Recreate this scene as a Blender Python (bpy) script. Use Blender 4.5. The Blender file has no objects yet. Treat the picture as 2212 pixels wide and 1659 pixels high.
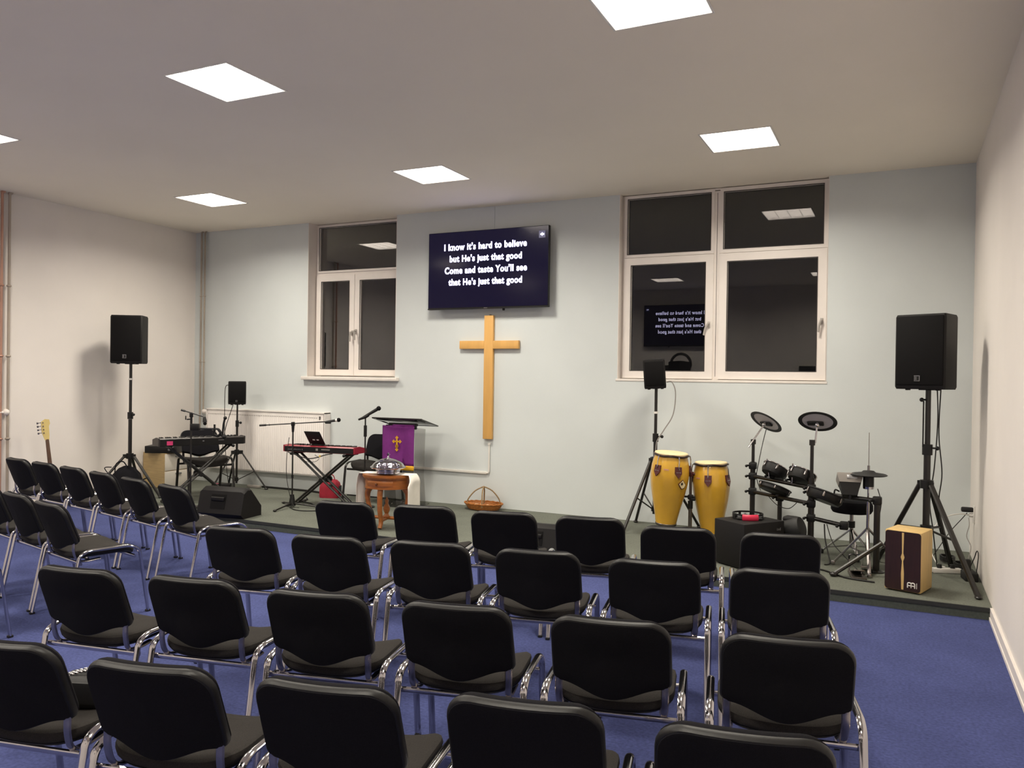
import bpy, bmesh, math, random
from mathutils import Vector, Matrix
random.seed(7)
R = math.radians
C = bpy.context.scene.collection
SC = bpy.context.scene

# ------------------------------------------------------------------ camera, world, exposure
CAMP = (9.778, -8.992, 1.72); YAW, PITCH, ROLL, FPX = 0.4502017, -0.0072613, 0.0142655, 1732.19
cd = bpy.data.cameras.new('camera'); cam = bpy.data.objects.new('camera', cd); C.objects.link(cam)
_f = Vector((-math.sin(YAW)*math.cos(PITCH), math.cos(YAW)*math.cos(PITCH), math.sin(PITCH)))
_r = Vector((math.cos(YAW), math.sin(YAW), 0)); _u = _r.cross(_f)
_r2 = math.cos(ROLL)*_r + math.sin(ROLL)*_u; _u2 = -math.sin(ROLL)*_r + math.cos(ROLL)*_u
cam.matrix_world = Matrix((( _r2.x, _u2.x, -_f.x, CAMP[0]), (_r2.y, _u2.y, -_f.y, CAMP[1]), (_r2.z, _u2.z, -_f.z, CAMP[2]), (0, 0, 0, 1)))
cd.sensor_fit = 'HORIZONTAL'; cd.sensor_width = 36; cd.lens = FPX/2212*36; cd.clip_start = .05
SC.camera = cam
w = bpy.data.worlds.new('night'); SC.world = w; w.use_nodes = True
w.node_tree.nodes['Background'].inputs[0].default_value = (.010, .009, .009, 1); w.node_tree.nodes['Background'].inputs[1].default_value = .4
SC.view_settings.view_transform = 'Standard'; SC.view_settings.look = 'None'; SC.view_settings.gamma = 1; SC.view_settings.use_curve_mapping = False
SC.view_settings.exposure = 0.0
LAMP_W = 60.0                     # watts of one ceiling panel
LAMP_COL = (1.0, .935, .80)
LAMP_SPREAD = R(157)

W, H, S, YR = 10.417, 3.8815, .086, -9.72     # room width, ceiling height, stage height, rear wall

# ------------------------------------------------------------------ materials
def lin(c):
    if isinstance(c, str): c = [int(c[i:i+2], 16)/255 for i in (0, 2, 4)]
    return tuple(x/12.92 if x <= .04045 else ((x+.055)/1.055)**2.4 for x in c)
MT = {}
def mat(name, col, rough=.5, metal=0, var=.0, vscale=8, bump=0, bscale=200, spec=.5, emit=None, estr=0, coat=0, vstretch=None):
    m = bpy.data.materials.new(name); m.use_nodes = True; nt = m.node_tree; b = nt.nodes['Principled BSDF']
    c = (*lin(col), 1)
    b.inputs['Base Color'].default_value = c; b.inputs['Roughness'].default_value = rough; b.inputs['Metallic'].default_value = metal
    b.inputs['Specular IOR Level'].default_value = spec; b.inputs['Coat Weight'].default_value = coat
    tc = nt.nodes.new('ShaderNodeTexCoord'); mp = nt.nodes.new('ShaderNodeMapping'); nt.links.new(tc.outputs['Object'], mp.inputs[0])
    if vstretch: mp.inputs['Scale'].default_value = vstretch
    n = nt.nodes.new('ShaderNodeTexNoise'); n.inputs['Scale'].default_value = vscale; n.inputs['Detail'].default_value = 5
    nt.links.new(mp.outputs[0], n.inputs['Vector'])
    rp = nt.nodes.new('ShaderNodeValToRGB')
    lo = tuple(x*(1-var) for x in c[:3]); hi = tuple(min(1, x*(1+var)) for x in c[:3])
    rp.color_ramp.elements[0].position = .3; rp.color_ramp.elements[1].position = .7
    rp.color_ramp.elements[0].color = (*lo, 1); rp.color_ramp.elements[1].color = (*hi, 1)
    nt.links.new(n.outputs['Fac'], rp.inputs[0]); nt.links.new(rp.outputs[0], b.inputs['Base Color'])
    if bump:
        n2 = nt.nodes.new('ShaderNodeTexNoise'); n2.inputs['Scale'].default_value = bscale; n2.inputs['Detail'].default_value = 3
        nt.links.new(mp.outputs[0], n2.inputs['Vector'])
        bp = nt.nodes.new('ShaderNodeBump'); bp.inputs['Strength'].default_value = bump; bp.inputs['Distance'].default_value = .004
        nt.links.new(n2.outputs['Fac'], bp.inputs['Height']); nt.links.new(bp.outputs[0], b.inputs['Normal'])
    if emit is not None:
        b.inputs['Emission Color'].default_value = (*lin(emit), 1); b.inputs['Emission Strength'].default_value = estr
    MT[name] = m; return m
mat('wall_white', 'e6dfd9', .9, var=.03, vscale=1.2, bump=.15, bscale=90)
mat('wall_mint', 'd1d6d6', .9, var=.03, vscale=1.2, bump=.15, bscale=90)
mat('ceiling_white', 'f4ebdb', .95, var=.02, vscale=.8, bump=.1, bscale=60)
mat('carpet_blue', '4b5280', .97, var=.22, vscale=60, bump=.6, bscale=350, spec=.1)
mat('carpet_green', '6d7067', .97, var=.18, vscale=70, bump=.6, bscale=350, spec=.1)
mat('edge_dark', '2b2c2a', .8, var=.1, vscale=30)
mat('edge_green', '4a4f48', .95, var=.15, vscale=60)
mat('white_paint', 'e6ded8', .45, var=.03, vscale=5)
mat('radiator_white', 'ebe5e1', .4, var=.02, vscale=4)
mat('radiator_dark', '5a5653', .6)
mat('seal_dark', '35302e', .7)
mat('sill_white', 'e4ddd6', .5, var=.04, vscale=10)
mat('pipe_paint', 'a69a8c', .4, var=.15, vscale=3)
mat('pipe_copper', 'b48a78', .35, var=.15, vscale=3, metal=.3)
mat('plastic_white', 'dedad4', .4)
mat('plastic_black', '121111', .45, var=.15, vscale=40, bump=.1, bscale=500, spec=.38)
mat('plastic_matt', '121111', .62, var=.15, vscale=40)
mat('metal_black', '16120f', .35, var=.1, vscale=30, metal=.0, spec=.6)
mat('metal_grey', '77706a', .3, metal=.9, var=.1, vscale=20)
mat('chrome', 'c9c6c8', .12, metal=1, var=.03, vscale=10)
mat('chrome_dull', 'a39d9c', .25, metal=1, var=.05, vscale=10)
mat('fabric_black', '17161a', .95, var=.2, vscale=250, bump=.4, bscale=700, spec=.15)
mat('fabric_seat', '2e2b29', .95, var=.25, vscale=250, bump=.4, bscale=700, spec=.2)
mat('grille_black', '0a0809', .75, var=.3, vscale=500, bump=.5, bscale=600, spec=.2)
mat('cabinet_black', '110e0e', .6, var=.15, vscale=80, bump=.3, bscale=300, spec=.3)
mat('badge_silver', 'a0a0a2', .3, metal=.8)
mat('screen', '030308', .12, emit='15112f', estr=.75, spec=.35)
mat('screen_box', '1a1a30', .3, emit='3a3a66', estr=.8)
mat('glow_white', 'ffffff', .5, emit='d6d2ff', estr=5.0)
mat('lamp_white', 'e8e4de', .25, spec=.6)
mat('lamp_tube', 'ffffff', .5, emit='fff6ee', estr=22)
mat('lamp_louvre', 'e6e3de', .3, emit='fff3e6', estr=2.0)
mat('oak_panel', 'b39a6e', .55, var=.12, vscale=6, vstretch=(1, 1, 14))
mat('drawer_white', 'd6cfc4', .5)
mat('piano_dark', '2e2927', .45, var=.1, vscale=20)
mat('handle_grey', 'aaa49e', .4)
mat('nord_red', '8c1c2c', .4, var=.05)
mat('key_white', 'e6e2dc', .3)
mat('pink_tape', 'd23a72', .6)
mat('red_bag', 'a01c32', .75, var=.15, vscale=12, bump=.3, bscale=60)
mat('wood_table', '9c5a22', .32, var=.25, vscale=5, vstretch=(1, 1, 6), coat=.3)
mat('wood_dark', '6a3a1a', .4, var=.2, vscale=6)
mat('cloth_white', 'eae4da', .85, var=.03, vscale=20, bump=.2, bscale=40)
mat('purple_cloth', '701f74', .8, var=.06, vscale=30, bump=.2, bscale=200)
mat('gold_cloth', 'd9a21a', .7, var=.1, vscale=60)
mat('silver', 'd8d4dc', .15, metal=1)
mat('wicker', 'a5652c', .6, var=.35, vscale=60, bump=.8, bscale=80)
mat('wicker_pale', '8c7350', .6, var=.25, vscale=40)
mat('paper_cream', 'd6b894', .8)
mat('conga_yellow', 'd3a233', .28, var=.12, vscale=3, coat=.5)
mat('conga_skin', 'ead6a8', .6, var=.08, vscale=10)
mat('conga_rim', '33231f', .35, metal=.4)
mat('conga_lug', '4a1214', .35, coat=.3)
mat('sticker_pink', 'c08a74', .6)
mat('pad_grey', 'c9c4c6', .55)
mat('pad_rim', '1b1a1a', .6)
mat('module_grey', '8d8781', .5)
mat('tambourine_red', 'd42a4c', .4)
mat('cajon_birch', 'd3b275', .5, var=.08, vscale=4, vstretch=(8, 8, 1))
mat('cajon_dark', '2a1214', .45, var=.3, vscale=6, vstretch=(10, 10, 1))
mat('white_print', 'e8e4e0', .5)
mat('bass_cream', 'dcc47e', .4)
mat('bass_neck', '5e4636', .5, var=.15, vscale=20)
mat('bass_body', '1d1615', .3, coat=.5)
mat('cable_black', '161413', .55)
mat('cable_grey', '8f8a86', .55)
mat('acrylic_edge', '2a2625', .2)
mat('yellow_mark', 'e2c060', .5)

def pine():
    m = mat('pine', 'd6a45c', .5, var=.10, vscale=3, vstretch=(3, 3, .5)); nt = m.node_tree; b = nt.nodes['Principled BSDF']
    old = b.inputs['Base Color'].links[0].from_socket
    v = nt.nodes.new('ShaderNodeTexVoronoi'); v.inputs['Scale'].default_value = 3.2
    tc = nt.nodes.new('ShaderNodeTexCoord'); nt.links.new(tc.outputs['Object'], v.inputs['Vector'])
    rp = nt.nodes.new('ShaderNodeValToRGB'); rp.color_ramp.elements[0].position = .03; rp.color_ramp.elements[0].color = (.14, .07, .02, 1)
    rp.color_ramp.elements[1].position = .075; rp.color_ramp.elements[1].color = (1, 1, 1, 1)
    nt.links.new(v.outputs['Distance'], rp.inputs[0])
    mx = nt.nodes.new('ShaderNodeMix'); mx.data_type = 'RGBA'; mx.blend_type = 'MULTIPLY'; mx.inputs[0].default_value = 1
    nt.links.new(old, mx.inputs[6]); nt.links.new(rp.outputs[0], mx.inputs[7]); nt.links.new(mx.outputs[2], b.inputs['Base Color'])
pine()
def glass(name, tint, k, ior=1.5, rough=.0):
    m = bpy.data.materials.new(name); m.use_nodes = True; nt = m.node_tree; nt.nodes.remove(nt.nodes['Principled BSDF'])
    out = nt.nodes['Material Output']; t = nt.nodes.new('ShaderNodeBsdfTransparent'); t.inputs[0].default_value = (*tint, 1)
    g = nt.nodes.new('ShaderNodeBsdfGlossy'); g.inputs['Roughness'].default_value = rough
    fr = nt.nodes.new('ShaderNodeFresnel'); fr.inputs[0].default_value = ior
    mu = nt.nodes.new('ShaderNodeMath'); mu.operation = 'MULTIPLY'; mu.inputs[1].default_value = k; mu.use_clamp = True
    mx = nt.nodes.new('ShaderNodeMixShader'); nt.links.new(fr.outputs[0], mu.inputs[0]); nt.links.new(mu.outputs[0], mx.inputs[0])
    nt.links.new(t.outputs[0], mx.inputs[1]); nt.links.new(g.outputs[0], mx.inputs[2]); nt.links.new(mx.outputs[0], out.inputs[0])
    MT[name] = m
glass('window_glass', (.9, .9, .9), 1.35)
glass('smoke_acrylic', (.80, .79, .78), .35)
glass('smoke_dark', (.55, .53, .52), 1.0)
glass('clear_lid', (.93, .92, .95), 2.4)

def mottle(name, scale, amt):
    nt = MT[name].node_tree; b = nt.nodes['Principled BSDF']; old = b.inputs['Base Color'].links[0].from_socket
    tc = nt.nodes.new('ShaderNodeTexCoord'); n = nt.nodes.new('ShaderNodeTexNoise'); n.inputs['Scale'].default_value = scale; n.inputs['Detail'].default_value = 6; n.inputs['Roughness'].default_value = .65
    nt.links.new(tc.outputs['Object'], n.inputs['Vector']); rp = nt.nodes.new('ShaderNodeValToRGB')
    rp.color_ramp.elements[0].position = .35; rp.color_ramp.elements[0].color = (1-amt,)*3+(1,); rp.color_ramp.elements[1].position = .65; rp.color_ramp.elements[1].color = (1, 1, 1, 1)
    nt.links.new(n.outputs['Fac'], rp.inputs[0]); mx = nt.nodes.new('ShaderNodeMix'); mx.data_type = 'RGBA'; mx.blend_type = 'MULTIPLY'; mx.inputs[0].default_value = 1
    nt.links.new(old, mx.inputs[6]); nt.links.new(rp.outputs[0], mx.inputs[7]); nt.links.new(mx.outputs[2], b.inputs['Base Color'])
mottle('carpet_blue', 2.6, .16); mottle('carpet_green', 3.0, .12)  # blue carpet: uneven light and brush marks painted into the colour as broad noise

# ------------------------------------------------------------------ mesh helpers
def catmull(pts, n=6, closed=False):
    P = [Vector(p) for p in pts]; out = []
    if len(P) < 3: return P
    N = len(P); rng = range(N if closed else N-1)
    for i in rng:
        p0 = P[(i-1) % N] if (closed or i > 0) else P[0]; p1 = P[i]; p2 = P[(i+1) % N]
        p3 = P[(i+2) % N] if (closed or i+2 < N) else P[-1]
        for k in range(n):
            t = k/n
            out.append(.5*((2*p1)+(-p0+p2)*t+(2*p0-5*p1+4*p2-p3)*t*t+(-p0+3*p1-3*p2+p3)*t**3))
    if not closed: out.append(P[-1])
    return out
def bend(pts, r=.05, n=5):
    """polyline with rounded corners"""
    P = [Vector(p) for p in pts]; out = [P[0]]
    for i in range(1, len(P)-1):
        a, b, c = P[i-1], P[i], P[i+1]
        d = min(r, (a-b).length*.49, (c-b).length*.49)
        s = b+(a-b).normalized()*d; e = b+(c-b).normalized()*d
        for k in range(n+1):
            t = k/n; out.append((1-t)**2*s+2*t*(1-t)*b+t*t*e)
    out.append(P[-1]); return out
class MB:
    def __init__(s): s.bm = bmesh.new(); s.M = None
    def v(s, co):
        return s.bm.verts.new(s.M @ Vector(co) if s.M is not None else Vector(co))
    def f(s, vs):
        try: s.bm.faces.new(vs)
        except ValueError: pass
    def box(s, c, d, rot=None, taper=None):
        c = Vector(c); h = [x/2 for x in d]; vs = []
        for z in (-1, 1):
            for x, y in ((-1, -1), (1, -1), (1, 1), (-1, 1)):
                k = taper if (taper and z == 1) else 1
                p = Vector((x*h[0]*k, y*h[1]*k, z*h[2]))
                if rot is not None: p = rot @ p
                vs.append(s.v(c+p))
        for q in ((3, 2, 1, 0), (4, 5, 6, 7), (0, 1, 5, 4), (1, 2, 6, 5), (2, 3, 7, 6), (3, 0, 4, 7)): s.f([vs[i] for i in q])
        return s
    def rbox(s, c, d, r=.01, n=2, rot=None):
        b = bmesh.new(); bmesh.ops.create_cube(b, size=1); bmesh.ops.scale(b, vec=d, verts=b.verts)
        bmesh.ops.bevel(b, geom=b.edges[:], offset=min(r, min(d)*.49), segments=n, profile=.5, affect='EDGES')
        mp = {}
        for v in b.verts:
            p = v.co.copy()
            if rot is not None: p = rot @ p
            mp[v] = s.v(Vector(c)+p)
        for fc in b.faces: s.f([mp[v] for v in fc.verts])
        b.free(); return s
    def loft(s, rings, caps=True, closed=True):
        R_ = [[s.v(p) for p in r] for r in rings]
        for a, b in zip(R_, R_[1:]):
            n = len(a)
            for i in range(n if closed else n-1): s.f([a[i], a[(i+1) % n], b[(i+1) % n], b[i]])
        if caps: s.f(R_[0][::-1]); s.f(R_[-1])
        return R_
    def tube(s, pts, r, n=8, closed=False, flat=None, up=None):
        P = [Vector(p) for p in pts]; N = len(P); rings = []; prev = None
        for i, p in enumerate(P):
            if closed: t = P[(i+1) % N]-P[i-1]
            else: t = P[min(i+1, N-1)]-P[max(i-1, 0)]
            t.normalize()
            if prev is None:
                a = Vector(up) if up else (Vector((0, 0, 1)) if abs(t.z) < .9 else Vector((1, 0, 0)))
                u = (a-t*a.dot(t)).normalized()
            else: u = (prev-t*prev.dot(t)).normalized()
            prev = u; v = t.cross(u); rr = r[i] if isinstance(r, (list, tuple)) else r
            fl = flat if flat else 1
            rings.append([p+u*math.cos(2*math.pi*k/n)*rr+v*math.sin(2*math.pi*k/n)*rr*fl for k in range(n)])
        if closed:
            rings.append(rings[0]); s.loft(rings, caps=False)
        else: s.loft(rings)
        return s
    def cyl(s, a, b, r, r2=None, n=12):
        r2 = r if r2 is None else r2
        return s.tube([a, b], [r, r2], n)
    def lathe(s, prof, n=24, c=(0, 0, 0), sx=1, sy=1, rot=None, caps=True):
        rings = []
        for r, z in prof:
            ring = []
            for k in range(n):
                p = Vector((max(r, 1e-4)*math.cos(2*math.pi*k/n)*sx, max(r, 1e-4)*math.sin(2*math.pi*k/n)*sy, z))
                if rot is not None: p = rot @ p
                ring.append(Vector(c)+p)
            rings.append(ring)
        s.loft(rings, caps=caps); return s
    def ball(s, c, r, n=12, sc=(1, 1, 1), rot=None):
        prof = [(r*math.sin(math.pi*k/n), -r*math.cos(math.pi*k/n)) for k in range(n+1)]
        rings = []
        for rr, z in prof:
            ring = []
            for k in range(n):
                p = Vector((max(rr, 1e-5)*math.cos(2*math.pi*k/n)*sc[0], max(rr, 1e-5)*math.sin(2*math.pi*k/n)*sc[1], z*sc[2]))
                if rot is not None: p = rot @ p
                ring.append(Vector(c)+p)
            rings.append(ring)
        s.loft(rings); return s
    def prism(s, poly, f, a, b):
        """poly of 2-D points, f(u,v,t)->xyz, extruded from t=a to t=b"""
        s.loft([[f(u, v, a) for u, v in poly], [f(u, v, b) for u, v in poly]]); return s
    def plate(s, outline, prof, warp):
        """outline 2-D loop about the origin; prof list of (scale, t); warp(u,v,t)->xyz"""
        rings = [[warp(u*k, v*k, t) for u, v in outline] for k, t in prof]
        s.loft(rings); return s
    def grid(s, nu, nv, fn):
        V = [[s.v(fn(i/nu, j/nv)) for j in range(nv+1)] for i in range(nu+1)]
        for i in range(nu):
            for j in range(nv): s.f([V[i][j], V[i+1][j], V[i+1][j+1], V[i][j+1]])
        return s
    def build(s, name, m, parent=None, ang=38, solid=0):
        bm = s.bm; bmesh.ops.recalc_face_normals(bm, faces=bm.faces[:])
        me = bpy.data.meshes.new(name); bm.to_mesh(me); bm.free()
        me.polygons.foreach_set('use_smooth', [True]*len(me.polygons)); me.set_sharp_from_angle(angle=R(ang))
        me.materials.append(MT[m]); o = bpy.data.objects.new(name, me); C.objects.link(o)
        if parent is not None: o.parent = parent
        if solid:
            md = o.modifiers.new('thickness', 'SOLIDIFY'); md.thickness = solid; md.offset = 0
        return o
def rrect(w, h, r, n=5, rb=None):
    """rounded rectangle, ccw, radius r (top) / rb (bottom)"""
    rb = r if rb is None else rb; out = []
    for cx, cy, rr, a0 in ((w/2-rb, -h/2+rb, rb, -90), (w/2-r, h/2-r, r, 0), (-w/2+r, h/2-r, r, 90), (-w/2+rb, -h/2+rb, rb, 180)):
        for k in range(n+1):
            a = R(a0+90*k/n); out.append((cx+rr*math.cos(a), cy+rr*math.sin(a)))
    return out
def densify(poly, step):
    out = []
    for i, p in enumerate(poly):
        q = poly[(i+1) % len(poly)]; d = math.dist(p, q); n = max(1, int(d/step))
        out += [(p[0]+(q[0]-p[0])*k/n, p[1]+(q[1]-p[1])*k/n) for k in range(n)]
    return out
def tag(o, label, cat, group=None, kind=None):
    o['label'] = label; o['category'] = cat
    if group: o['group'] = group
    if kind: o['kind'] = kind
    return o
def thing(name, label, cat, loc=(0, 0, 0), rz=0, group=None):
    o = bpy.data.objects.new(name, None); o.empty_display_size = .1; C.objects.link(o)
    o.location = loc; o.rotation_euler = (0, 0, rz); return tag(o, label, cat, group)
def struct(o, label=None):
    o['kind'] = 'structure'
    if label: o['label'] = label
    return o
def dup(root, loc, rz, label):
    r = root.copy(); C.objects.link(r); r.location = loc; r.rotation_euler = (0, 0, rz); r['label'] = label
    for ch in list(root.children):
        c = ch.copy(); C.objects.link(c); c.parent = r
        for g in list(ch.children):
            d = g.copy(); C.objects.link(d); d.parent = c
    return r
def text_mesh(name, body, m, parent, x, z, y, width=None, height=None, size=.1, bold=.0, face=-1, depth=.001):
    cu = bpy.data.curves.new(name, 'FONT'); cu.body = body; cu.size = size; cu.align_x = 'CENTER'; cu.align_y = 'CENTER'; cu.extrude = depth; cu.bevel_depth = bold; cu.bevel_resolution = 0; cu.space_character = 1.12
    to = bpy.data.objects.new(name, cu); me = bpy.data.meshes.new_from_object(to); bpy.data.objects.remove(to); bpy.data.curves.remove(cu)
    xs = [v.co.x for v in me.vertices]; ys = [v.co.y for v in me.vertices]
    sx = width/(max(xs)-min(xs)) if width else 1; sy = height/(max(ys)-min(ys)) if height else (sx if width else 1)
    for v in me.vertices: v.co = Vector((v.co.x*sx*(-face if face > 0 else 1), v.co.z*face*-1 if False else -v.co.z*(-face), v.co.y*sy))
    me.materials.clear(); me.materials.append(MT[m]); me.name = name
    o = bpy.data.objects.new(name, me); C.objects.link(o); o.parent = parent; o.location = (x, y, z); return o
def rotz(a): return Matrix.Rotation(a, 3, 'Z')
def rotx(a): return Matrix.Rotation(a, 3, 'X')
def roty(a): return Matrix.Rotation(a, 3, 'Y')

# ------------------------------------------------------------------ room shell
LX, LY = (2.04, 5.24, 8.46), (-1.64, -4.55, -7.85)     # ceiling panels
LW = .60
m = MB(); m.box((W/2, (YR-.0)/2, -.05), (W+.6, -YR+.6, .1)); struct(m.build('floor', 'carpet_blue'), 'blue carpet floor')
# ceiling with openings for the recessed panels
m = MB(); xs = [-.3]; ys = [YR-.3]
for x in LX: xs += [x-LW/2, x+LW/2]
for y in sorted(LY): ys += [y-LW/2, y+LW/2]
xs.append(W+.3); ys.append(.35)
for i in range(len(xs)-1):
    for j in range(len(ys)-1):
        if i % 2 == 1 and j % 2 == 1: continue
        m.box(((xs[i]+xs[i+1])/2, (ys[j]+ys[j+1])/2, H+.02), (xs[i+1]-xs[i], ys[j+1]-ys[j], .04))
struct(m.build('ceiling', 'ceiling_white'), 'white plaster ceiling')
WL = (2.19, 3.69, 1.70); WR = (6.80, 9.085, 1.72)       # window openings x0, x1, sill
m = MB()
def cell(x0, x1, z0, z1): m.box(((x0+x1)/2, .15, (z0+z1)/2), (x1-x0, .3, z1-z0))
cell(-.3, WL[0], 0, H); cell(WL[0], WL[1], 0, WL[2]); cell(WL[1], WR[0], 0, H); cell(WR[0], WR[1], 0, WR[2]); cell(WR[1], W+.3, 0, H)
struct(m.build('wall_back', 'wall_mint'), 'pale mint wall behind the stage')
m = MB(); m.box((-.15, YR/2, H/2), (.3, -YR, H)); struct(m.build('wall_left', 'wall_white'), 'white left wall')
m = MB(); m.box((W+.15, YR/2, H/2), (.3, -YR, H)); struct(m.build('wall_right', 'wall_white'), 'white right wall')
m = MB(); m.box((W/2, YR-.15, H/2), (W+.6, .3, H)); struct(m.build('wall_rear', 'wall_white'), 'white wall at the rear of the hall')
m = MB(); m.box((W-.009, (YR-2.19)/2, .045), (.018, -YR-2.19, .09)); m.box((W-.012, (YR-2.19)/2, .012), (.024, -YR-2.19, .024)); struct(m.build('baseboard_right', 'white_paint'), 'white baseboard')
m = MB(); m.box((.009, (YR-2.21)/2, .045), (.018, -YR-2.21, .09)); struct(m.build('baseboard_left', 'white_paint'), 'white baseboard')
# white painted reveals of the two window openings
m = MB(); e = .006
m.box((WL[0]+e/2, .15, (WL[2]+H)/2), (e, .298, H-WL[2])); m.box((WL[1]-e/2, .15, (WL[2]+H)/2), (e, .298, H-WL[2]))
struct(m.build('trim_1', 'white_paint'), 'white window reveal')
m = MB()
m.box((WR[0]+e/2, .148, (WR[2]+H)/2), (e, .304, H-WR[2])); m.box((WR[1]-e/2, .148, (WR[2]+H)/2), (e, .304, H-WR[2]))
struct(m.build('trim_2', 'white_paint'), 'white window reveal')

# stage platform
st = thing('stage', 'low stage platform with grey green carpet along the mint wall', 'stage', (0, 0, 0))
m = MB(); m.box((W/2, -1.095, S/2), (W-.004, 2.188, S)); m.build('platform', 'carpet_green', st)
m = MB(); m.box((W/2+.005, -2.197, S-.012), (W+.0, .016, .03)); m.build('edge_strip', 'edge_dark', st)
m = MB(); m.box((W/2, -2.193, (S-.027)/2), (W-.01, .008, S-.027)); m.build('front_panel', 'edge_green', st)

# ------------------------------------------------------------------ windows
def frame_rect(m, x0, x1, z0, z1, wd, y, d):
    m.box(((x0+x1)/2, y, z0+wd/2), (x1-x0, d, wd)); m.box(((x0+x1)/2, y, z1-wd/2), (x1-x0, d, wd))
    m.box((x0+wd/2, y, (z0+z1)/2), (wd, d, z1-z0-2*wd)); m.box((x1-wd/2, y, (z0+z1)/2), (wd, d, z1-z0-2*wd))
def pane(parent, x0, x1, z0, z1, y, tilt=0):
    m = MB(); c = Vector(((x0+x1)/2, y, (z0+z1)/2)); m.box(c, (x1-x0, .006, z1-z0), rotz(tilt)); m.build('pane', 'window_glass', parent)
def seal(parent, x0, x1, z0, z1, y):
    m = MB(); frame_rect(m, x0-.006, x1+.006, z0-.006, z1+.006, .008, y, .004); m.build('seal', 'seal_dark', parent)
def handle(parent, x, z, y, lean=0):
    m = MB(); m.rbox((x, y-.006, z+.02), (.028, .012, .07), .005); m.cyl((x, y-.01, z+.03), (x, y-.05, z+.03), .009)
    m.tube(bend([(x, y-.045, z+.03), (x+lean, y-.05, z-.02), (x+lean*1.5, y-.05, z-.10)], .03), .012, 8); m.build('handle', 'handle_grey', parent)
def casement(parent, x0, x1, z0, z1, y, wd, tilt=0):
    m = MB(); frame_rect(m, x0, x1, z0, z1, wd, y, .06)
    o = m.build('casement', 'white_paint', parent)
    pane(o, x0+wd, x1-wd, z0+wd, z1-wd, y, tilt); seal(o, x0+wd, x1-wd, z0+wd, z1-wd, y-.031); return o
# left window
w1 = bpy.data.objects.new('window_1', None); C.objects.link(w1); struct(w1, 'white two-casement window left of the television')
yb = .20; x0, x1 = WL[0]+.006, WL[1]-.006; zt = H-.004
m = MB(); frame_rect(m, x0, x1, WL[2]+.012, zt, .035, yb+.02, .07); m.box(((x0+x1)/2, yb+.02, 3.165), (x1-x0-.07, .07, .05)); m.build('window_frame', 'white_paint', w1)
casement(w1, x0+.02, x1-.02, 3.185, zt-.012, yb, .035)
xm = 2.888
a = casement(w1, x0+.02, xm-.003, WL[2]+.025, 3.145, yb-.012, .09); handle(a, xm-.03, 2.30, yb-.045, -.004)
a = casement(w1, xm+.003, x1-.02, WL[2]+.025, 3.145, yb-.012, .09); handle(a, xm+.035, 2.32, yb-.045, .008)
m = MB(); m.rbox((2.945, .055, WL[2]-.018), (1.62, .25, .05), .01); struct(m.build('window_sill', 'sill_white', w1))
# right window
w2 = bpy.data.objects.new('window_2', None); C.objects.link(w2); struct(w2, 'large white window right of the television')
yb = .10; x0, x1 = WR[0]+.03, WR[1]-.008; zt = H-.006; xm0, xm1 = 7.885, 7.945
m = MB(); frame_rect(m, x0, x1, WR[2]+.012, zt, .02, yb+.02, .07); m.box(((xm0+xm1)/2, yb+.02, (WR[2]+zt)/2), (xm1-xm0, .075, zt-WR[2]-.06))
m.box(((x0+x1)/2, yb+.022, 3.155), (x1-x0-.04, .06, .035)); m.box((x0-.014, yb+.03, (WR[2]+zt)/2), (.02, .06, zt-WR[2])); m.build('window_frame', 'white_paint', w2)
casement(w2, x0+.01, xm0, 3.148, zt-.006, yb, .04); casement(w2, xm1, x1-.004, 3.148, zt-.006, yb, .045)
a = casement(w2, x0+.012, xm0, WR[2]+.022, 3.142, yb-.012, .09); handle(a, xm0-.04, 2.33, yb-.045, -.03)
a = casement(w2, xm1, x1-.006, WR[2]+.022, 3.142, yb-.012, .095); handle(a, x1-.05, 2.35, yb-.045, -.02)
m = MB(); m.box((xm0+.03, yb-.0175, (WR[2]+zt)/2), (.005, .002, zt-WR[2]-.1)); m.build('mullion_gap', 'seal_dark', w2)
m = MB(); m.rbox(((WR[0]+WR[1])/2-.005, .05, WR[2]-.002), (WR[1]-WR[0]+.03, .112, .028), .004); m.build('window_sill', 'sill_white', w2)

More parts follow.
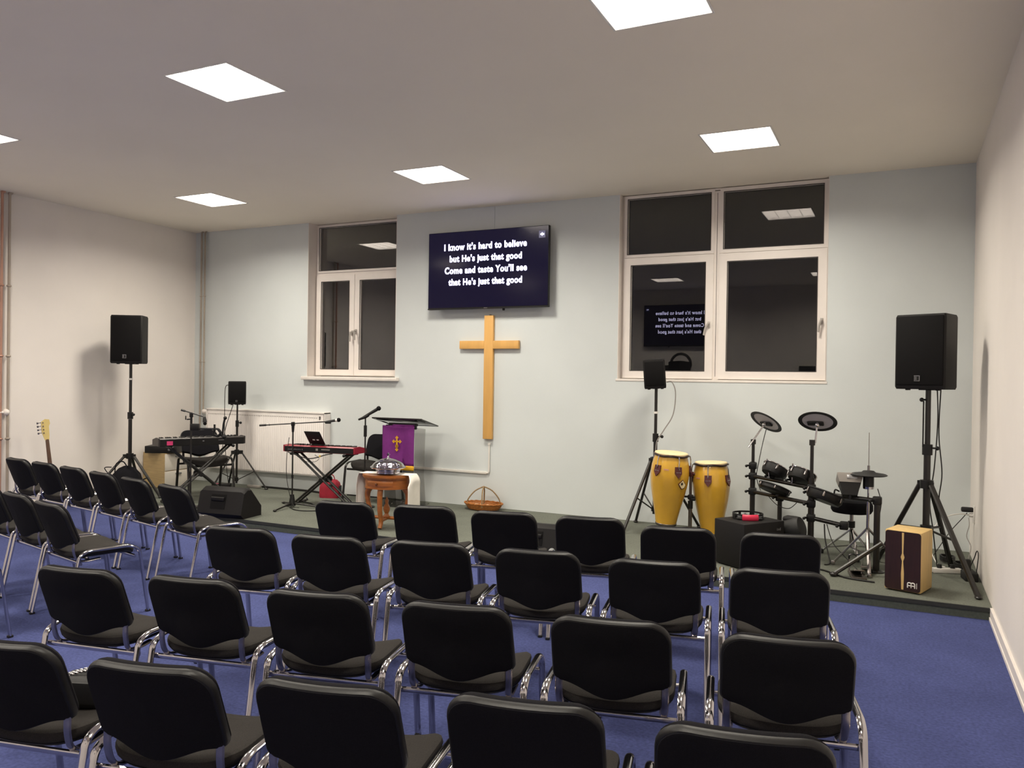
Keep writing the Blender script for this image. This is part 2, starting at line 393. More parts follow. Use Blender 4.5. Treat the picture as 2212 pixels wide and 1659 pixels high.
# ------------------------------------------------------------------ ceiling panels
def lamp(x, y, label):
    t = thing('ceiling_light', label, 'light', (x, y, H), 0, 'recessed square ceiling lights')
    m = MB(); frame_rect_z = .008
    for sx, sy, dx, dy in ((0, -1, LW+.02, .014), (0, 1, LW+.02, .014), (-1, 0, .014, LW-.008), (1, 0, .014, LW-.008)):
        m.box((sx*(LW/2+.003), sy*(LW/2+.003), -.002), (dx, dy, .006))
    m.build('rim', 'lamp_white', t)
    m = MB(); q = LW/2-.002
    for a, b in (((-q, -q), (q, -q)), ((q, -q), (q, q)), ((q, q), (-q, q)), ((-q, q), (-q, -q))):
        vs = [m.v((a[0], a[1], 0)), m.v((b[0], b[1], 0)), m.v((b[0], b[1], .09)), m.v((a[0], a[1], .09))]; m.f(vs)
    m.f([m.v((-q, -q, .09)), m.v((q, -q, .09)), m.v((q, q, .09)), m.v((-q, q, .09))])
    m.build('housing', 'lamp_louvre', t, solid=.002)
    for k in range(4):
        m = MB(); xx = -.225+.15*k; m.cyl((xx, -.28, .06), (xx, .28, .06), .013, n=10); m.build('tube', 'lamp_tube', t)
    m = MB()
    for k in range(5):          # long parabolic reflectors between the tubes
        xx = -.3+.15*k; xx = max(-.294, min(.294, xx))
        m.loft([[(xx-.004, yy, .004), (xx+.004, yy, .004), (xx+.018, yy, .05), (xx-.018, yy, .05)] for yy in (-.297, .297)])
    for j in range(9):          # cross blades
        yy = -.264+.066*j
        for k in range(4):
            a = -.297+.15*k+.004; b = a+.142
            m.loft([[(a, yy-.003, .004), ((a+b)/2, yy-.003, .022), (b, yy-.003, .004), (b, yy-.003, .045), (a, yy-.003, .045)],
                    [(a, yy+.003, .004), ((a+b)/2, yy+.003, .022), (b, yy+.003, .004), (b, yy+.003, .045), (a, yy+.003, .045)]])
    m.build('louvre', 'lamp_louvre', t)
    ld = bpy.data.lights.new('panel_light', 'AREA'); ld.shape = 'SQUARE'; ld.size = .56; ld.energy = LAMP_W; ld.color = LAMP_COL; ld.spread = LAMP_SPREAD
    lo = bpy.data.objects.new('panel_light', ld); C.objects.link(lo); lo.parent = t; lo.location = (0, 0, -.006)
LN = {(0, 0): 'square louvred ceiling light nearest the pipes in the left corner', (1, 0): 'square louvred ceiling light above the wall television', (2, 0): 'square louvred ceiling light above the large right window',
      (0, 1): 'louvred ceiling light cut off by the left photo edge', (1, 1): 'large louvred ceiling light upper left, in the middle of the ceiling', (2, 1): 'ceiling light cut off by the top edge of the photo',
      (0, 2): 'louvred ceiling light at the rear left of the hall, out of view', (1, 2): 'louvred ceiling light mirrored above the small screen in the right window', (2, 2): 'louvred ceiling light over the rear right corner, mirrored at the right window edge'}
for i, x in enumerate(LX):
    for j, y in enumerate(LY): lamp(x, y, LN[(i, j)])

# ------------------------------------------------------------------ televisions
LYR = [('I know it\'s hard to believe', 1.16), ('but He\'s just that good', 1.015), ('Come and taste You\'ll see', 1.155), ('that He\'s just that good', 1.035)]
def television(loc, rz, label):
    t = thing('television', label, 'television', loc, rz)
    m = MB(); m.rbox((0, .03, 0), (1.69, .05, .985), .006); m.rbox((0, .065, -.1), (1.2, .04, .6), .02); m.build('casing', 'plastic_black', t)
    m = MB(); m.box((0, .0035, .008), (1.672, .003, .955)); m.build('screen', 'screen', t)
    m = MB(); m.box((0, .002, -.485), (1.69, .012, .012)); m.build('bezel', 'plastic_black', t)
    m = MB(); m.box((0, -.005, -.483), (.05, .003, .006)); m.build('badge', 'badge_silver', t)
    m = MB(); m.rbox((.235, .03, -.505), (.03, .02, .03), .006); m.build('sensor', 'plastic_black', t)
    for k, (s, wd) in enumerate(LYR):
        text_mesh('lyric_line', s, 'glow_white', t, -.03+(.01 if k else 0), .292-.148*k, -.0005, width=wd, height=.090 if k in (0, 2) else .114, size=.13, bold=.0042)
    m = MB(); m.box((.755, -.0005, .385), (.085, .003, .085)); m.build('icon_box', 'screen_box', t)
    m = MB(); f = lambda u, v, tt: (.755+u, tt, .385+v)
    m.prism([(-.022, -.008), (-.012, -.008), (.004, -.022), (.004, .022), (-.012, .008), (-.022, .008)], f, -.004, -.002)
    m.cyl((.755+.010, -.003, .385+.01), (.755+.026, -.003, .385-.01), .003, n=6); m.cyl((.755+.010, -.003, .385-.01), (.755+.026, -.003, .385+.01), .003, n=6); m.build('mute_icon', 'glow_white', t)
    m = MB(); m.box((0, .095, 0), (.5, .05, .4)); m.build('wall_mount', 'metal_black', t)
    return t
tv = television((5.118, -.135, 3.076), 0, 'large flat television with white song lyrics hanging above the wooden cross')
tv2 = television((5.06, YR+.135, 3.02), math.pi, 'second lyrics television on the rear wall, seen mirrored in the right window')
# things on the rear wall seen as reflections
t = thing('wall_ring', 'round dark ring on the rear wall, mirrored in the right window beside the small speaker', 'ring', (5.10, YR+.03, 2.12), math.pi)
m = MB(); m.tube([(.23*math.cos(a), 0, .23*math.sin(a)) for a in [2*math.pi*k/32 for k in range(32)]], .035, 8, closed=True); m.build('rim', 'plastic_black', t)
m = MB(); m.lathe([(.2, -.01), (.2, .01)], 32, rot=rotx(R(90))); m.build('face', 'wall_white', t)
for bx, bl in ((4.90, 'black box on the rear wall below the ring, mirrored in the right window'), (8.0, 'black box on the rear wall, mirrored in the right window corner')):
    m = MB(); m.rbox((0, .1, 0), (.46, .2, .20), .01); o = m.build('wall_box', 'plastic_black'); o.location = (bx, YR+.205, 1.98); o.rotation_euler = (0, 0, math.pi); tag(o, bl, 'box')

# ------------------------------------------------------------------ cross
t = thing('wooden_cross', 'pine wood cross hanging on the mint wall under the television', 'cross', (5.12, 0, .95))
m = MB(); m.rbox((0, -.03, .777), (.125, .045, 1.554), .003); m.build('upright', 'pine', t)
for sx in (-1, 1):
    m = MB(); m.rbox((sx*.24, -.03, 1.186), (.355, .045, .102), .003); m.build('arm', 'pine', t)
m = MB(); m.box((0, -.006, 1.557), (.03, .004, .025)); m.build('hanger', 'metal_grey', t)
# cable conduit on the wall
t = thing('cable_conduit', 'white cable conduit running along the wall below the cross', 'conduit', (5.12, 0, .5))
m = MB(); m.rbox((-.62, -.014, .02), (1.2, .026, .032), .004); m.build('channel', 'plastic_white', t)
m = MB(); m.tube(bend([(-.03, -.014, .02), (.01, -.014, .02), (.012, -.014, .06), (.012, -.014, .39)], .04), .012, 8); m.cyl((.012, -.014, .375), (.012, -.014, .40), .018); m.build('pipe', 'plastic_white', t)
m = MB(); m.box((5.155, -.006, 3.71), (.012, .012, .33)); tag(m.build('cable_channel', 'wall_mint'), 'thin painted cable channel running from the television to the ceiling', 'conduit')

# ------------------------------------------------------------------ radiator and pipes
t = thing('radiator', 'long white panel radiator on the back wall behind the keyboards', 'radiator', (1.50, 0, .30))
RW, RH = 2.24, .90
m = MB(); m.box((0, -.06, RH/2), (RW-.02, .09, RH-.02)); m.build('body', 'radiator_white', t)
m = MB(); n = 62
def rad(i):
    out = []
    for k in range(n):
        x = -RW/2+.03+(RW-.06)*k/n; d = (RW-.06)/n
        out += [(x, -.112), (x+d*.3, -.122), (x+d*.65, -.122), (x+d*.95, -.112)]
    return out
pf = rad(0); m.loft([[(x, y, .03) for x, y in pf], [(x, y, .045) for x, y in pf], [(x, y, RH-.10) for x, y in pf], [(x, -.112, RH-.085) for x, y in pf], [(x, -.112, RH-.02) for x, y in pf]], caps=False, closed=False)
m.build('front_panel', 'radiator_white', t)
m = MB(); m.box((0, -.06, RH-.005), (RW, .125, .018)); m.box((-RW/2+.006, -.06, RH/2), (.012, .125, RH)); m.box((RW/2-.006, -.06, RH/2), (.012, .125, RH)); m.build('cover', 'radiator_white', t)
m = MB()
for k in range(62): m.box((-RW/2+.05+(RW-.2)*k/61, -.1135, RH-.075), (.014, .002, .008))
m.build('slots', 'radiator_dark', t)
m = MB(); m.box((RW/2-.09, -.118, RH-.075), (.02, .012, .05)); m.build('vent_key', 'radiator_dark', t)
m = MB(); m.cyl((-RW/2-.02, -.06, RH-.05), (-RW/2-.12, -.06, RH-.05), .014); m.ball((-RW/2-.10, -.06, RH-.05), .035, sc=(1.5, 1, 1)); m.build('valve', 'white_paint', t)
for k, (px, r_) in enumerate(((.175, .014), (.245, .012))):
    m = MB(); lo = .35 if k == 0 else 1.14
    m.cyl((px, -.05, lo), (px, -.05, H-.05), r_, n=10)
    for z in (1.9, 2.9): m.tube([(px+math.cos(a)*r_*1.3, -.05+math.sin(a)*r_*1.3, z) for a in [2*math.pi*q/12 for q in range(12)]], .006, 6, closed=True)
    m.tube(bend([(px, -.05, H-.05), (px, -.05, H-.02), (px+.03, -.05, H-.001)], .02), r_, 8)
    tag(m.build('heating_pipe', 'pipe_paint'), ['painted heating pipe in the left corner, left of the pair', 'painted heating pipe in the left corner, right of the pair'][k], 'pipe', 'corner heating pipes')
for k, (py, mm) in enumerate(((-2.99, 'pipe_copper'), (-2.90, 'pipe_paint'))):
    m = MB(); m.cyl((.05, py, .1), (.05, py, H-.03), .016, n=10)
    for z in (.9, 1.9, 2.75): m.ball((.05, py, z), .03, 10, (1, 1, .6))
    m.tube(bend([(.05, py, H-.03), (.05, py, H-.01), (.05, py+.03, H-.001)], .02), .02, 8)
    tag(m.build('wall_pipe', mm), ['reddish heating pipe at the left photo edge', 'grey heating pipe on the left wall beside the reddish one'][k], 'pipe', 'left wall pipes')
m = MB(); m.cyl((.05, -2.9, 1.22), (.05, -3.2, 1.22), .016); m.ball((.05, -2.92, 1.22), .04, 10); tag(m.build('pipe_branch', 'white_paint'), 'white pipe branch at the left wall pipes', 'pipe')

# ------------------------------------------------------------------ chairs
def make_chair(name, label, frame_m, support_m, h=0.0, group=None):
    t = thing(name, label, 'chair', group=group)
    zb, zt, rec, hw = .545, .82, .104, .23
    def bw(u, v, tt):                       # back surface; v from 0 (bottom) to 1 (top)
        y = -rec*v - .034*(1-(u/hw)**2) ; z = zb+(zt-zb)*v
        return (u, y+tt*.93, z+tt*.36)
    # rounded rectangle drawn in metres then mapped
    hh = math.hypot(zt-zb, rec)
    ol = densify(rrect(2*hw, hh, .082, 6, rb=.028), .022)
    def W_(u, v, tt):
        vv = v/hh+.5; drop = 0
        if vv < .5: drop = -.052*.5*(1+math.cos(math.pi*min(1, abs(u)/(hw*.86))))*(1-vv/.5)**1.5
        x, y, z = bw(u*(1+.02*(.5-vv)), vv, tt)
        return (x, y, z+drop)
    m = MB(); m.plate(ol, [(.0, -.014), (.45, -.014), (.95, -.014), (.978, -.012), (.994, -.006), (1, .002), (.994, .010), (.97, .014), (.5, .014), (0, .014)], W_); m.build('backrest', 'plastic_black', t)
    m = MB(); m.plate(ol, [(.0, -.0175), (.45, -.0175), (.93, -.017), (.958, -.016), (.963, -.011), (.5, -.010), (0, -.010)], W_); m.build('back_panel', 'fabric_black', t)
    m = MB(); m.plate(ol, [(0, .010), (.5, .010), (.965, .012), (.975, .022), (.93, .036), (.5, .044), (0, .044)], W_); m.build('back_cushion', 'fabric_black', t)
    so = densify(rrect(.475, .44, .13, 6, rb=.11), .03)
    def SW(u, v, tt):
        d = .030*(u/.2375)**2 + .004*max(0, -v/.21)**2 - .03*max(0, (v-.12)/.09)**2
        return (u, .205+v, .430+d+tt)
    m = MB(); m.plate(so, [(0, 0), (.5, 0), (.93, .002), (.985, .012), (1, .028), (.985, .042), (.94, .050), (.5, .053), (0, .053)], SW); m.build('seat', 'fabric_seat', t)
    m = MB(); m.plate(so, [(0, -.006), (.5, -.006), (.92, -.005), (.96, .004), (.5, .004), (0, .004)], SW); m.build('seat_shell', 'plastic_matt', t)
    for sx in (-1, 1):
        x = sx*.265
        m = MB(); m.tube(bend([(x, -.10, .012), (x, -.005, .475), (x, .05, .50), (x, .34, .497), (x, .405, .46), (x, .47, .012)], .075, 6), .0105, 10, flat=1.5, up=(0, 1, 0)); m.build('side_frame', frame_m, t)
    for yy, zz, nm in ((.006, .418, 'rear_bar'), (.375, .415, 'front_bar')):
        m = MB(); m.tube([(-.262, yy, zz), (.262, yy, zz)], .013, 8, flat=.7); m.build(nm, frame_m, t)
    for sx in (-1, 1):
        x = sx*.195
        m = MB(); m.tube(catmull([(x, .16, .425), (x, .06, .42), (x*1.03, .005, .44), (x*1.05, -.018, .50), (x*1.05, -.020, .57), (x*1.05, -.04, .66)], 5), .008, 8, flat=1.9, up=(0, 1, 0)); m.build('back_support', support_m, t)
    for sx in (-1, 1):
        for yy in (-.10, .47):
            m = MB(); m.rbox((sx*.265, yy, .008), (.026, .034, .016), .004); m.build('foot_cap', 'plastic_matt', t)
    return t
chair0 = make_chair('conference_chair', '', 'chrome', 'chrome_dull', group='black conference chairs in rows')
ORD = ['first', 'second', 'third', 'fourth', 'fifth', 'sixth']
used = [False]
def put_chair(x, y, th, label):
    if not used[0]:
        chair0.location = (x, y, 0); chair0.rotation_euler = (0, 0, R(th)); chair0['label'] = label; used[0] = True; return chair0
    return dup(chair0, (x, y, 0), R(th), label)
ROWS = {
 'front row of right block': [(6.20, -4.27, 10), (6.78, -4.13, 12.5), (7.37, -4.07, 13.5), (7.95, -3.97, 13.5), (8.55, -4.03, 11), (9.14, -3.93, 12)],
 'second row of right block': [(6.28, -5.36, 12), (6.88, -5.30, 11), (7.46, -5.16, 12.9), (8.06, -5.06, 13.5), (8.67, -4.99, 11), (9.26, -4.89, 11)],
 'third row of right block': [(6.37, -6.45, 10), (6.96, -6.33, 11.4), (7.58, -6.25, 13.5), (8.18, -6.13, 13.5), (8.79, -6.02, 12), (9.42, -5.93, 11)],
 'nearest row of right block': [(7.06, -7.23, 12), (7.67, -7.15, 13), (8.25, -7.02, 12.5), (8.82, -6.86, 12.5), (9.41, -6.77, 12)],
 'front row of left block': [(1.62, -3.68, -9), (2.19, -3.78, -9.5), (2.77, -3.89, -11), (3.36, -4.02, -13), (3.94, -4.15, -14), (4.57, -4.30, -14)],
 'second row of left block': [(3.37, -5.03, -13), (3.96, -5.17, -13), (4.55, -5.32, -13)],
 'third row of left block': [(4.27, -6.14, -13)],
}
for rn, L in ROWS.items():
    for k, (x, y, th) in enumerate(L):
        if len(L) == 1: lb = 'black chair whose chrome leg just enters at the left photo edge'
        elif len(L) == 3: lb = 'black chrome-framed chair, %s from left in second row of left block' % ('first', 'middle', 'third')[k]
        else: lb = 'black chrome-framed chair, %s from left in %s' % (ORD[k], rn)
        put_chair(x, y, th, lb)
sch = make_chair('stage_chair', 'black chair with black frame behind the dark keyboard on the left', 'metal_black', 'metal_black')
for c in sch.children:
    if c.name.startswith('foot_cap'): pass
sch.location = (1.36, -1.13, S); sch.rotation_euler = (0, 0, R(-116.5)); sch.scale = (1.07, 1.07, 1.06)
s2 = dup(sch, (3.60, -.17, S), R(186), 'black chair with black frame between the red keyboard and the lectern'); s2.scale = (1.05, 1.05, 1.04)
# handbag on a chair
t = thing('handbag', 'small black handbag with silver chain lying on a nearest-row chair seat', 'bag', (7.09, -6.985, .485), R(20))
m = MB(); m.rbox((0, 0, .055), (.24, .14, .11), .03, 3); m.rbox((0, -.068, .065), (.22, .012, .08), .005); m.build('body', 'plastic_matt', t)
m = MB()
for q in range(2):
    P = catmull([(-.10, -.03+q*.035, .105), (-.03, .0+q*.03, .122), (.05, .01+q*.03, .126), (.10, .0+q*.03, .11)], 6)
    for k in range(len(P)): m.ball(P[k], .0075, 6, (1.2, .8, .7))
m.build('chain', 'chrome', t)

# ------------------------------------------------------------------ speakers on stands
def speaker(name, label, loc, rz, w_, h_, d_, tilt=0, badge=True):
    t = thing(name, label, 'speaker', loc, rz); t.rotation_euler = (tilt, 0, rz)
    b = .18*w_
    poly = [(-w_/2, -d_/2+.012), (-w_/2+.012, -d_/2), (w_/2-.012, -d_/2), (w_/2, -d_/2+.012), (w_/2-.02, d_/2-.22*d_), (w_/2-b, d_/2), (-w_/2+b, d_/2), (-w_/2+.02, d_/2-.22*d_)]
    m = MB(); c = .02
    m.loft([[(x*(1-.04), y*(1-.04), 0) for x, y in poly], [(x, y, c) for x, y in poly], [(x, y, h_-c) for x, y in poly], [(x*(1-.04), y*(1-.04), h_) for x, y in poly]])
    m.box((0, d_*.02, .002), (w_*.3, d_*.3, .02)); m.build('cabinet', 'cabinet_black', t)
    m = MB(); m.rbox((0, -d_/2-.004, h_/2+.01), (w_-.03, .02, h_-.05), .008); m.build('grille', 'grille_black', t)
    if badge:
        bs = .075*h_
        m = MB(); m.box((-.03*w_, -d_/2-.0155, .145*h_), (bs, .003, bs)); m.build('badge', 'plastic_black', t)
        m = MB()
        for dx, dz, sx, sz in ((0, .45, 1, .1), (-.0, -.45, 1, .08), (.45, 0, .1, 1), (-.4, 0, .08, .7), (-.15, 0, .1, .6)): m.box((-.03*w_+dx*bs, -d_/2-.0175, .145*h_+dz*bs), (sx*bs, .002, sz*bs))
        m.build('badge_mark', 'badge_silver', t)
    for sx in (-1, 1):
        m = MB(); m.rbox((sx*w_*.3, -d_*.3, -.004), (.03, .04, .012), .003); m.build('foot', 'plastic_matt', t)
    return t
def tripod(name, label, loc, top, hub, legs, low=.18, r=.0175, collar=None, tape=()):
    """loc on the stage; heights above it; legs = list of (dx,dy) feet"""
    t = thing(name, label, 'speaker stand', loc)
    col = collar if collar else hub+(top-hub)*.45
    m = MB(); m.cyl((0, 0, low-.05), (0, 0, col), r*1.15); m.build('lower_pole', 'metal_black', t)
    m = MB(); m.cyl((0, 0, col), (0, 0, top), r*.9); m.build('upper_pole', 'metal_black', t)
    m = MB(); m.cyl((0, 0, col-.06), (0, 0, col+.03), r*1.7); m.build('collar', 'plastic_black', t)
    m = MB(); m.cyl((r, 0, col), (.07, -.01, col), .008); m.ball((.075, -.01, col), .018, 8); m.build('knob', 'plastic_black', t)
    m = MB(); m.cyl((0, 0, hub-.035), (0, 0, hub+.035), r*2.2)
    for dx, dy in legs:
        d = Vector((dx, dy, 0)).normalized(); m.box(Vector((0, 0, hub))+d*.05, (.07, .03, .05), rotz(math.atan2(dy, dx)))
    m.build('hub', 'plastic_black', t)
    m = MB(); m.cyl((0, 0, low-.02), (0, 0, low+.03), r*1.9); m.build('brace_collar', 'plastic_black', t)
    for dx, dy in legs:
        d = Vector((dx, dy, 0)).normalized(); a = Vector((0, 0, hub-.005))+d*.07; b = Vector((dx, dy, .014))
        m = MB(); m.tube([a, b], r*.8, 8, flat=1.2); m.ball(b, .022, 8, (1.3, 1.3, .62)); m.build('leg', 'metal_black', t)
        q = a.lerp(b, .52)
        m = MB(); m.tube([Vector((0, 0, low))+d*.02, q], r*.42, 6); m.build('brace', 'metal_black', t)
    for z in tape:
        m = MB(); m.cyl((0, 0, z-.012), (0, 0, z+.012), r*1.25); m.build('tape', 'plastic_white', t)
    return t
def pol(r, *deg): return [(r*math.cos(R(a)), r*math.sin(R(a))) for a in deg]
LSP = (.60, -1.62)
tripod('speaker_stand', 'black tripod stand under the large speaker by the left wall', (*LSP, S), 1.755, .50+.03, pol(.50, -118, 8, 125), low=.14, tape=(1.03, 1.55), r=.021)
speaker('loudspeaker', 'large black loudspeaker on the tripod stand by the left wall', (*LSP, S+1.755), R(31), .40, .63, .36)
RSP = (10.0, -1.29)
tripod('speaker_stand', 'black tripod stand under the large speaker in the right corner', (*RSP, S), 1.59, .78, [(.345, -.66), (.22, .52), (-.38, .36)], low=.40, r=.024, collar=1.09)
m = MB(); m.cyl((0, 0, 1.50), (-.045, -.03, 1.50), .008); m.ball((-.05, -.033, 1.50), .018, 8); m.cyl((-.035, -.02, 1.49), (-.035, -.02, 1.10), .006); o = m.build('lift_rod', 'plastic_black'); o.parent = bpy.data.objects['speaker_stand.001']
speaker('loudspeaker', 'large black loudspeaker on the tripod stand in the right corner', (*RSP, S+1.59), R(-24), .41, .63, .37)
SSP = (1.33, -.45)
tripod('speaker_stand', 'thin tripod stand under the small speaker in front of the radiator', (*SSP, S), 1.21, .53, pol(.42, -100, 28, 150), low=.14, r=.014, collar=.95)
speaker('monitor_speaker', 'small black speaker on a stand in front of the radiator', (*SSP, S+1.21), R(42), .24, .325, .22)
MSP = (7.38, -.40)
tripod('speaker_stand', 'black tripod stand behind the yellow conga drums', (*MSP, S), 1.55, .76, [(-.30, .30), (-.22, -.42), (.42, .33)], low=.22, r=.019, collar=1.02, tape=(1.28,))
sp = speaker('monitor_speaker', 'small black speaker on a stand beneath the large right window', (*MSP, S+1.55), R(10), .235, .31, .22, tilt=R(5), badge=False)
sp.rotation_euler = (R(4), R(-4), R(10))

# ------------------------------------------------------------------ cabinet, amplifier and bags at left
t = thing('drawer_cabinet', 'low wooden drawer cabinet with white drawers in the left corner', 'cabinet', (.235, -.72, S))
m = MB(); m.box((0, 0, .255), (.42, .43, .49)); m.build('carcass', 'oak_panel', t)
for k in range(2):
    m = MB(); m.rbox((.216, 0, .125+.245*k), (.014, .41, .235), .003); d = m.build('drawer', 'drawer_white', t)
    m = MB(); m.rbox((.232, .02, .20+.245*k), (.022, .10, .025), .006); m.build('handle', 'badge_silver', d)
m = MB(); m.rbox((0, 0, .05), (.44, .33, .10), .006); t = m.build('power_amplifier', 'plastic_black'); t.location = (.30, -.80, S+.502); t.rotation_euler = (0, 0, R(30)); tag(t, 'flat black amplifier lying on the wooden drawer cabinet', 'amplifier')
m = MB(); m.lathe([(.018, 0), (.018, .014), (.012, .02)], 14, (.12, -.166, .05), rot=rotx(R(90))); m.build('knob', 'badge_silver', t)
t = thing('equipment_bag', 'black soft bag on the stage at the foot of the left speaker stand', 'bag', (.93, -1.93, S), R(20))
m = MB(); m.grid(14, 10, lambda a, b: ((a-.5)*.42*(1-.25*(math.sin(math.pi*b))), 0, 0)); m.bm.clear()
prof = [(.9, 0), (1, .05), (.97, .2), (.8, .33), (.5, .40), (.15, .43), (0, .43)]
m.loft([[(k*.22*math.cos(2*math.pi*q/20)*(1+.06*math.sin(3*q)), k*.15*math.sin(2*math.pi*q/20)*(1+.08*math.cos(5*q)), z+.02*math.sin(q*1.7)*(z > .1)) for q in range(20)] for k, z in [(p[0] if p[0] > 0 else .01, p[1]) for p in prof]])
m.build('body', 'fabric_black', t)
m = MB(); m.tube(catmull([(-.16, 0, .36), (-.14, 0, .47), (-.05, 0, .50), (0, .02, .42)], 6), .008, 6); m.tube(catmull([(-.20, -.05, .33), (-.26, -.06, .42), (-.18, -.04, .43)], 6), .006, 6); m.build('strap', 'fabric_black', t)

# bass guitar leaning at the left wall
t = thing('bass_guitar', 'bass guitar with cream headstock standing behind the left chairs', 'guitar', (.36, -2.50, 0)); t.rotation_euler = (R(3), R(-7), R(70))
body = [(0, .02), (.12, .0), (.17, .08), (.15, .19), (.12, .25), (.16, .33), (.15, .43), (.09, .44), (.05, .36), (-.05, .36), (-.10, .46), (-.16, .44), (-.15, .33), (-.12, .25), (-.16, .18), (-.17, .08), (-.12, .0)]
sm = [(p.x, p.y) for p in catmull([(x, y, 0) for x, y in body], 4, True)]
m = MB(); m.prism(sm, lambda u, v, tt: (u, tt, v), -.02, .02); m.build('body', 'bass_body', t)
m = MB(); m.tube([(0, -.03, .30), (0, -.022, .90)], [.028, .020], 8, flat=.55, up=(1, 0, 0)); m.build('neck', 'bass_neck', t)
hd = [(-.022, .89), (.022, .89), (.03, .95), (.035, 1.06), (.05, 1.09), (.045, 1.14), (.0, 1.15), (-.045, 1.12), (-.05, 1.0), (-.042, .96)]
m = MB(); m.prism(hd, lambda u, v, tt: (u, tt, v), -.028, -.012); m.build('headstock', 'bass_cream', t)
for k in range(4):
    m = MB(); z = .985+.042*k; m.cyl((-.03, -.03, z), (-.03, -.045, z), .007, n=8); m.cyl((-.03, -.02, z), (-.075, -.02, z), .004, n=6); m.rbox((-.085, -.02, z), (.02, .01, .026), .004); m.build('tuning_peg', 'chrome_dull', t)

# ------------------------------------------------------------------ keyboards
def xstand(name, label, loc, rz, hgt, half, lift=0):
    t = thing(name, label, 'keyboard stand', loc, rz)
    for sx in (-1, 1):
        for yy in (-.055, .055):
            m = MB(); o = yy+sx*.014
            m.tube([(-sx*half, o, .025), (sx*half*.92, o, hgt-.02)], .014, 8, flat=1.3); m.build('leg_bar', 'metal_black', t)
    for sx in (-1, 1):
        m = MB(); m.cyl((sx*half, -.20, .02), (sx*half, .20, .02), .014)
        for yy in (-.2, .2): m.ball((sx*half, yy, .02), .019, 8, (1, 1.4, 1))
        m.build('foot_bar', 'metal_black', t)
        m = MB(); m.cyl((sx*half*.92, -.17, hgt-.016), (sx*half*.92, .17, hgt-.016), .015)
        m.ball((sx*half*.92, -.17, hgt-.016), .02, 8); m.build('support_arm', 'plastic_black', t)
    m = MB(); m.cyl((0, -.09, hgt*.49), (0, .09, hgt*.49), .028); m.cyl((0, .09, hgt*.49), (0, .12, hgt*.49), .045); m.build('pivot', 'plastic_black', t); return t
def keyboard(name, label, loc, rz, L, D, T, body_m, back_m, knobs):
    t = thing(name, label, 'keyboard', loc, rz)
    prof = [(-D/2+.01, 0), (-D/2, .015), (-D/2, T-.012), (-D/2+.012, T), (D/2-.17, T-.005), (D/2-.165, T-.03), (D/2-.01, T-.035), (D/2, T-.045), (D/2, .01), (D/2-.01, 0)]
    m = MB(); m.loft([[(x, y, z) for y, z in prof] for x in (-L/2, L/2)]); m.build('body', body_m, t)
    m = MB(); m.box((0, -D/2-.001, T*.46), (L-.01, .006, T*.74)); m.build('back_panel', back_m, t)
    for sx in (-1, 1):
        m = MB(); m.loft([[(sx*(L/2+q), y*1.0, z) for y, z in ((-D/2, .004), (-D/2, T), (D/2-.165, T+.004), (D/2, T-.028), (D/2, .004))] for q in (0, .016)]); m.build('end_cheek', body_m, t)
    m = MB()
    for k in range(int(L/.0235)-2): m.box((-L/2+.035+.0235*k, D/2-.085, T-.024), (.0222, .145, .02))
    m.build('white_keys', 'key_white', t)
    m = MB()
    for k in range(int(L/.0235)-3):
        if k % 7 in (2, 6): continue
        m.box((-L/2+.047+.0235*k, D/2-.115, T-.008), (.011, .09, .022))
    m.build('black_keys', 'plastic_black', t)
    for kx in knobs:
        m = MB(); m.cyl((kx, -D/2+.07, T-.004), (kx, -D/2+.07, T+.018), .009, n=10); m.build('knob', 'plastic_matt', t)
    return t
K1 = (1.785, -1.545)
xstand('keyboard_stand', 'black crossed keyboard stand beneath the dark keyboard', (*K1, S), R(63.4), .735, .40)
k1 = keyboard('stage_piano', 'dark stage piano with pink tape on its back, on the left keyboard stand', (*K1, S+.736), R(63.4), 1.03, .29, .10, 'piano_dark', 'cabinet_black', (.25, .29, .33, .37, .42))
m = MB(); m.box((-.40, -.151, .04), (.07, .003, .05)); m.build('tape', 'pink_tape', k1)
m = MB(); m.box((0, -.151, .055), (.02, .003, .012)); m.box((.22, -.151, .06), (.07, .003, .006)); m.build('logo', 'badge_silver', k1)
K2 = (3.32, -.985)
xstand('keyboard_stand', 'black crossed keyboard stand beneath the red keyboard', (*K2, S), R(8), .675, .40)
k2 = keyboard('stage_keyboard', 'red stage keyboard beside the lectern', (*K2, S+.676), R(8), .97, .29, .085, 'nord_red', 'plastic_black', (-.3, -.26, -.2, .1))
text_mesh('logo', 'nord  electro 6', 'badge_silver', k2, -.33, .036, -.1505, width=.22, size=.05)
m = MB(); m.box((-.02, -.15, .042), (.03, .004, .026)); m.box((.10, -.15, .045), (.12, .004, .012)); m.build('socket_panel', 'module_grey', k2)
# tablet on the red keyboard
t = thing('tablet_stand', 'black tilted tablet with two pale marks standing on the red keyboard', 'tablet', (3.24, -1.02, S+.763), R(8))
q = Matrix.Rotation(R(41), 3, 'X')
m = MB(); m.rbox(q @ Vector((0, 0, .115))+Vector((0, 0, .008)), (.22, .008, .22), .004, rot=q); m.build('panel', 'plastic_matt', t)
for xx in (-.02, .035):
    m = MB(); m.rbox(q @ Vector((xx, -.006, .085))+Vector((0, 0, .008)), (.032, .004, .018), .001, rot=q); m.build('mark', 'key_white', t)
m = MB(); m.rbox((0, .01, .006), (.16, .05, .012), .004); m.cyl((-.05, .03, .01), (-.05, -.03, .05), .006); m.cyl((.05, .03, .01), (.05, -.03, .05), .006); m.build('foot', 'plastic_black', t)
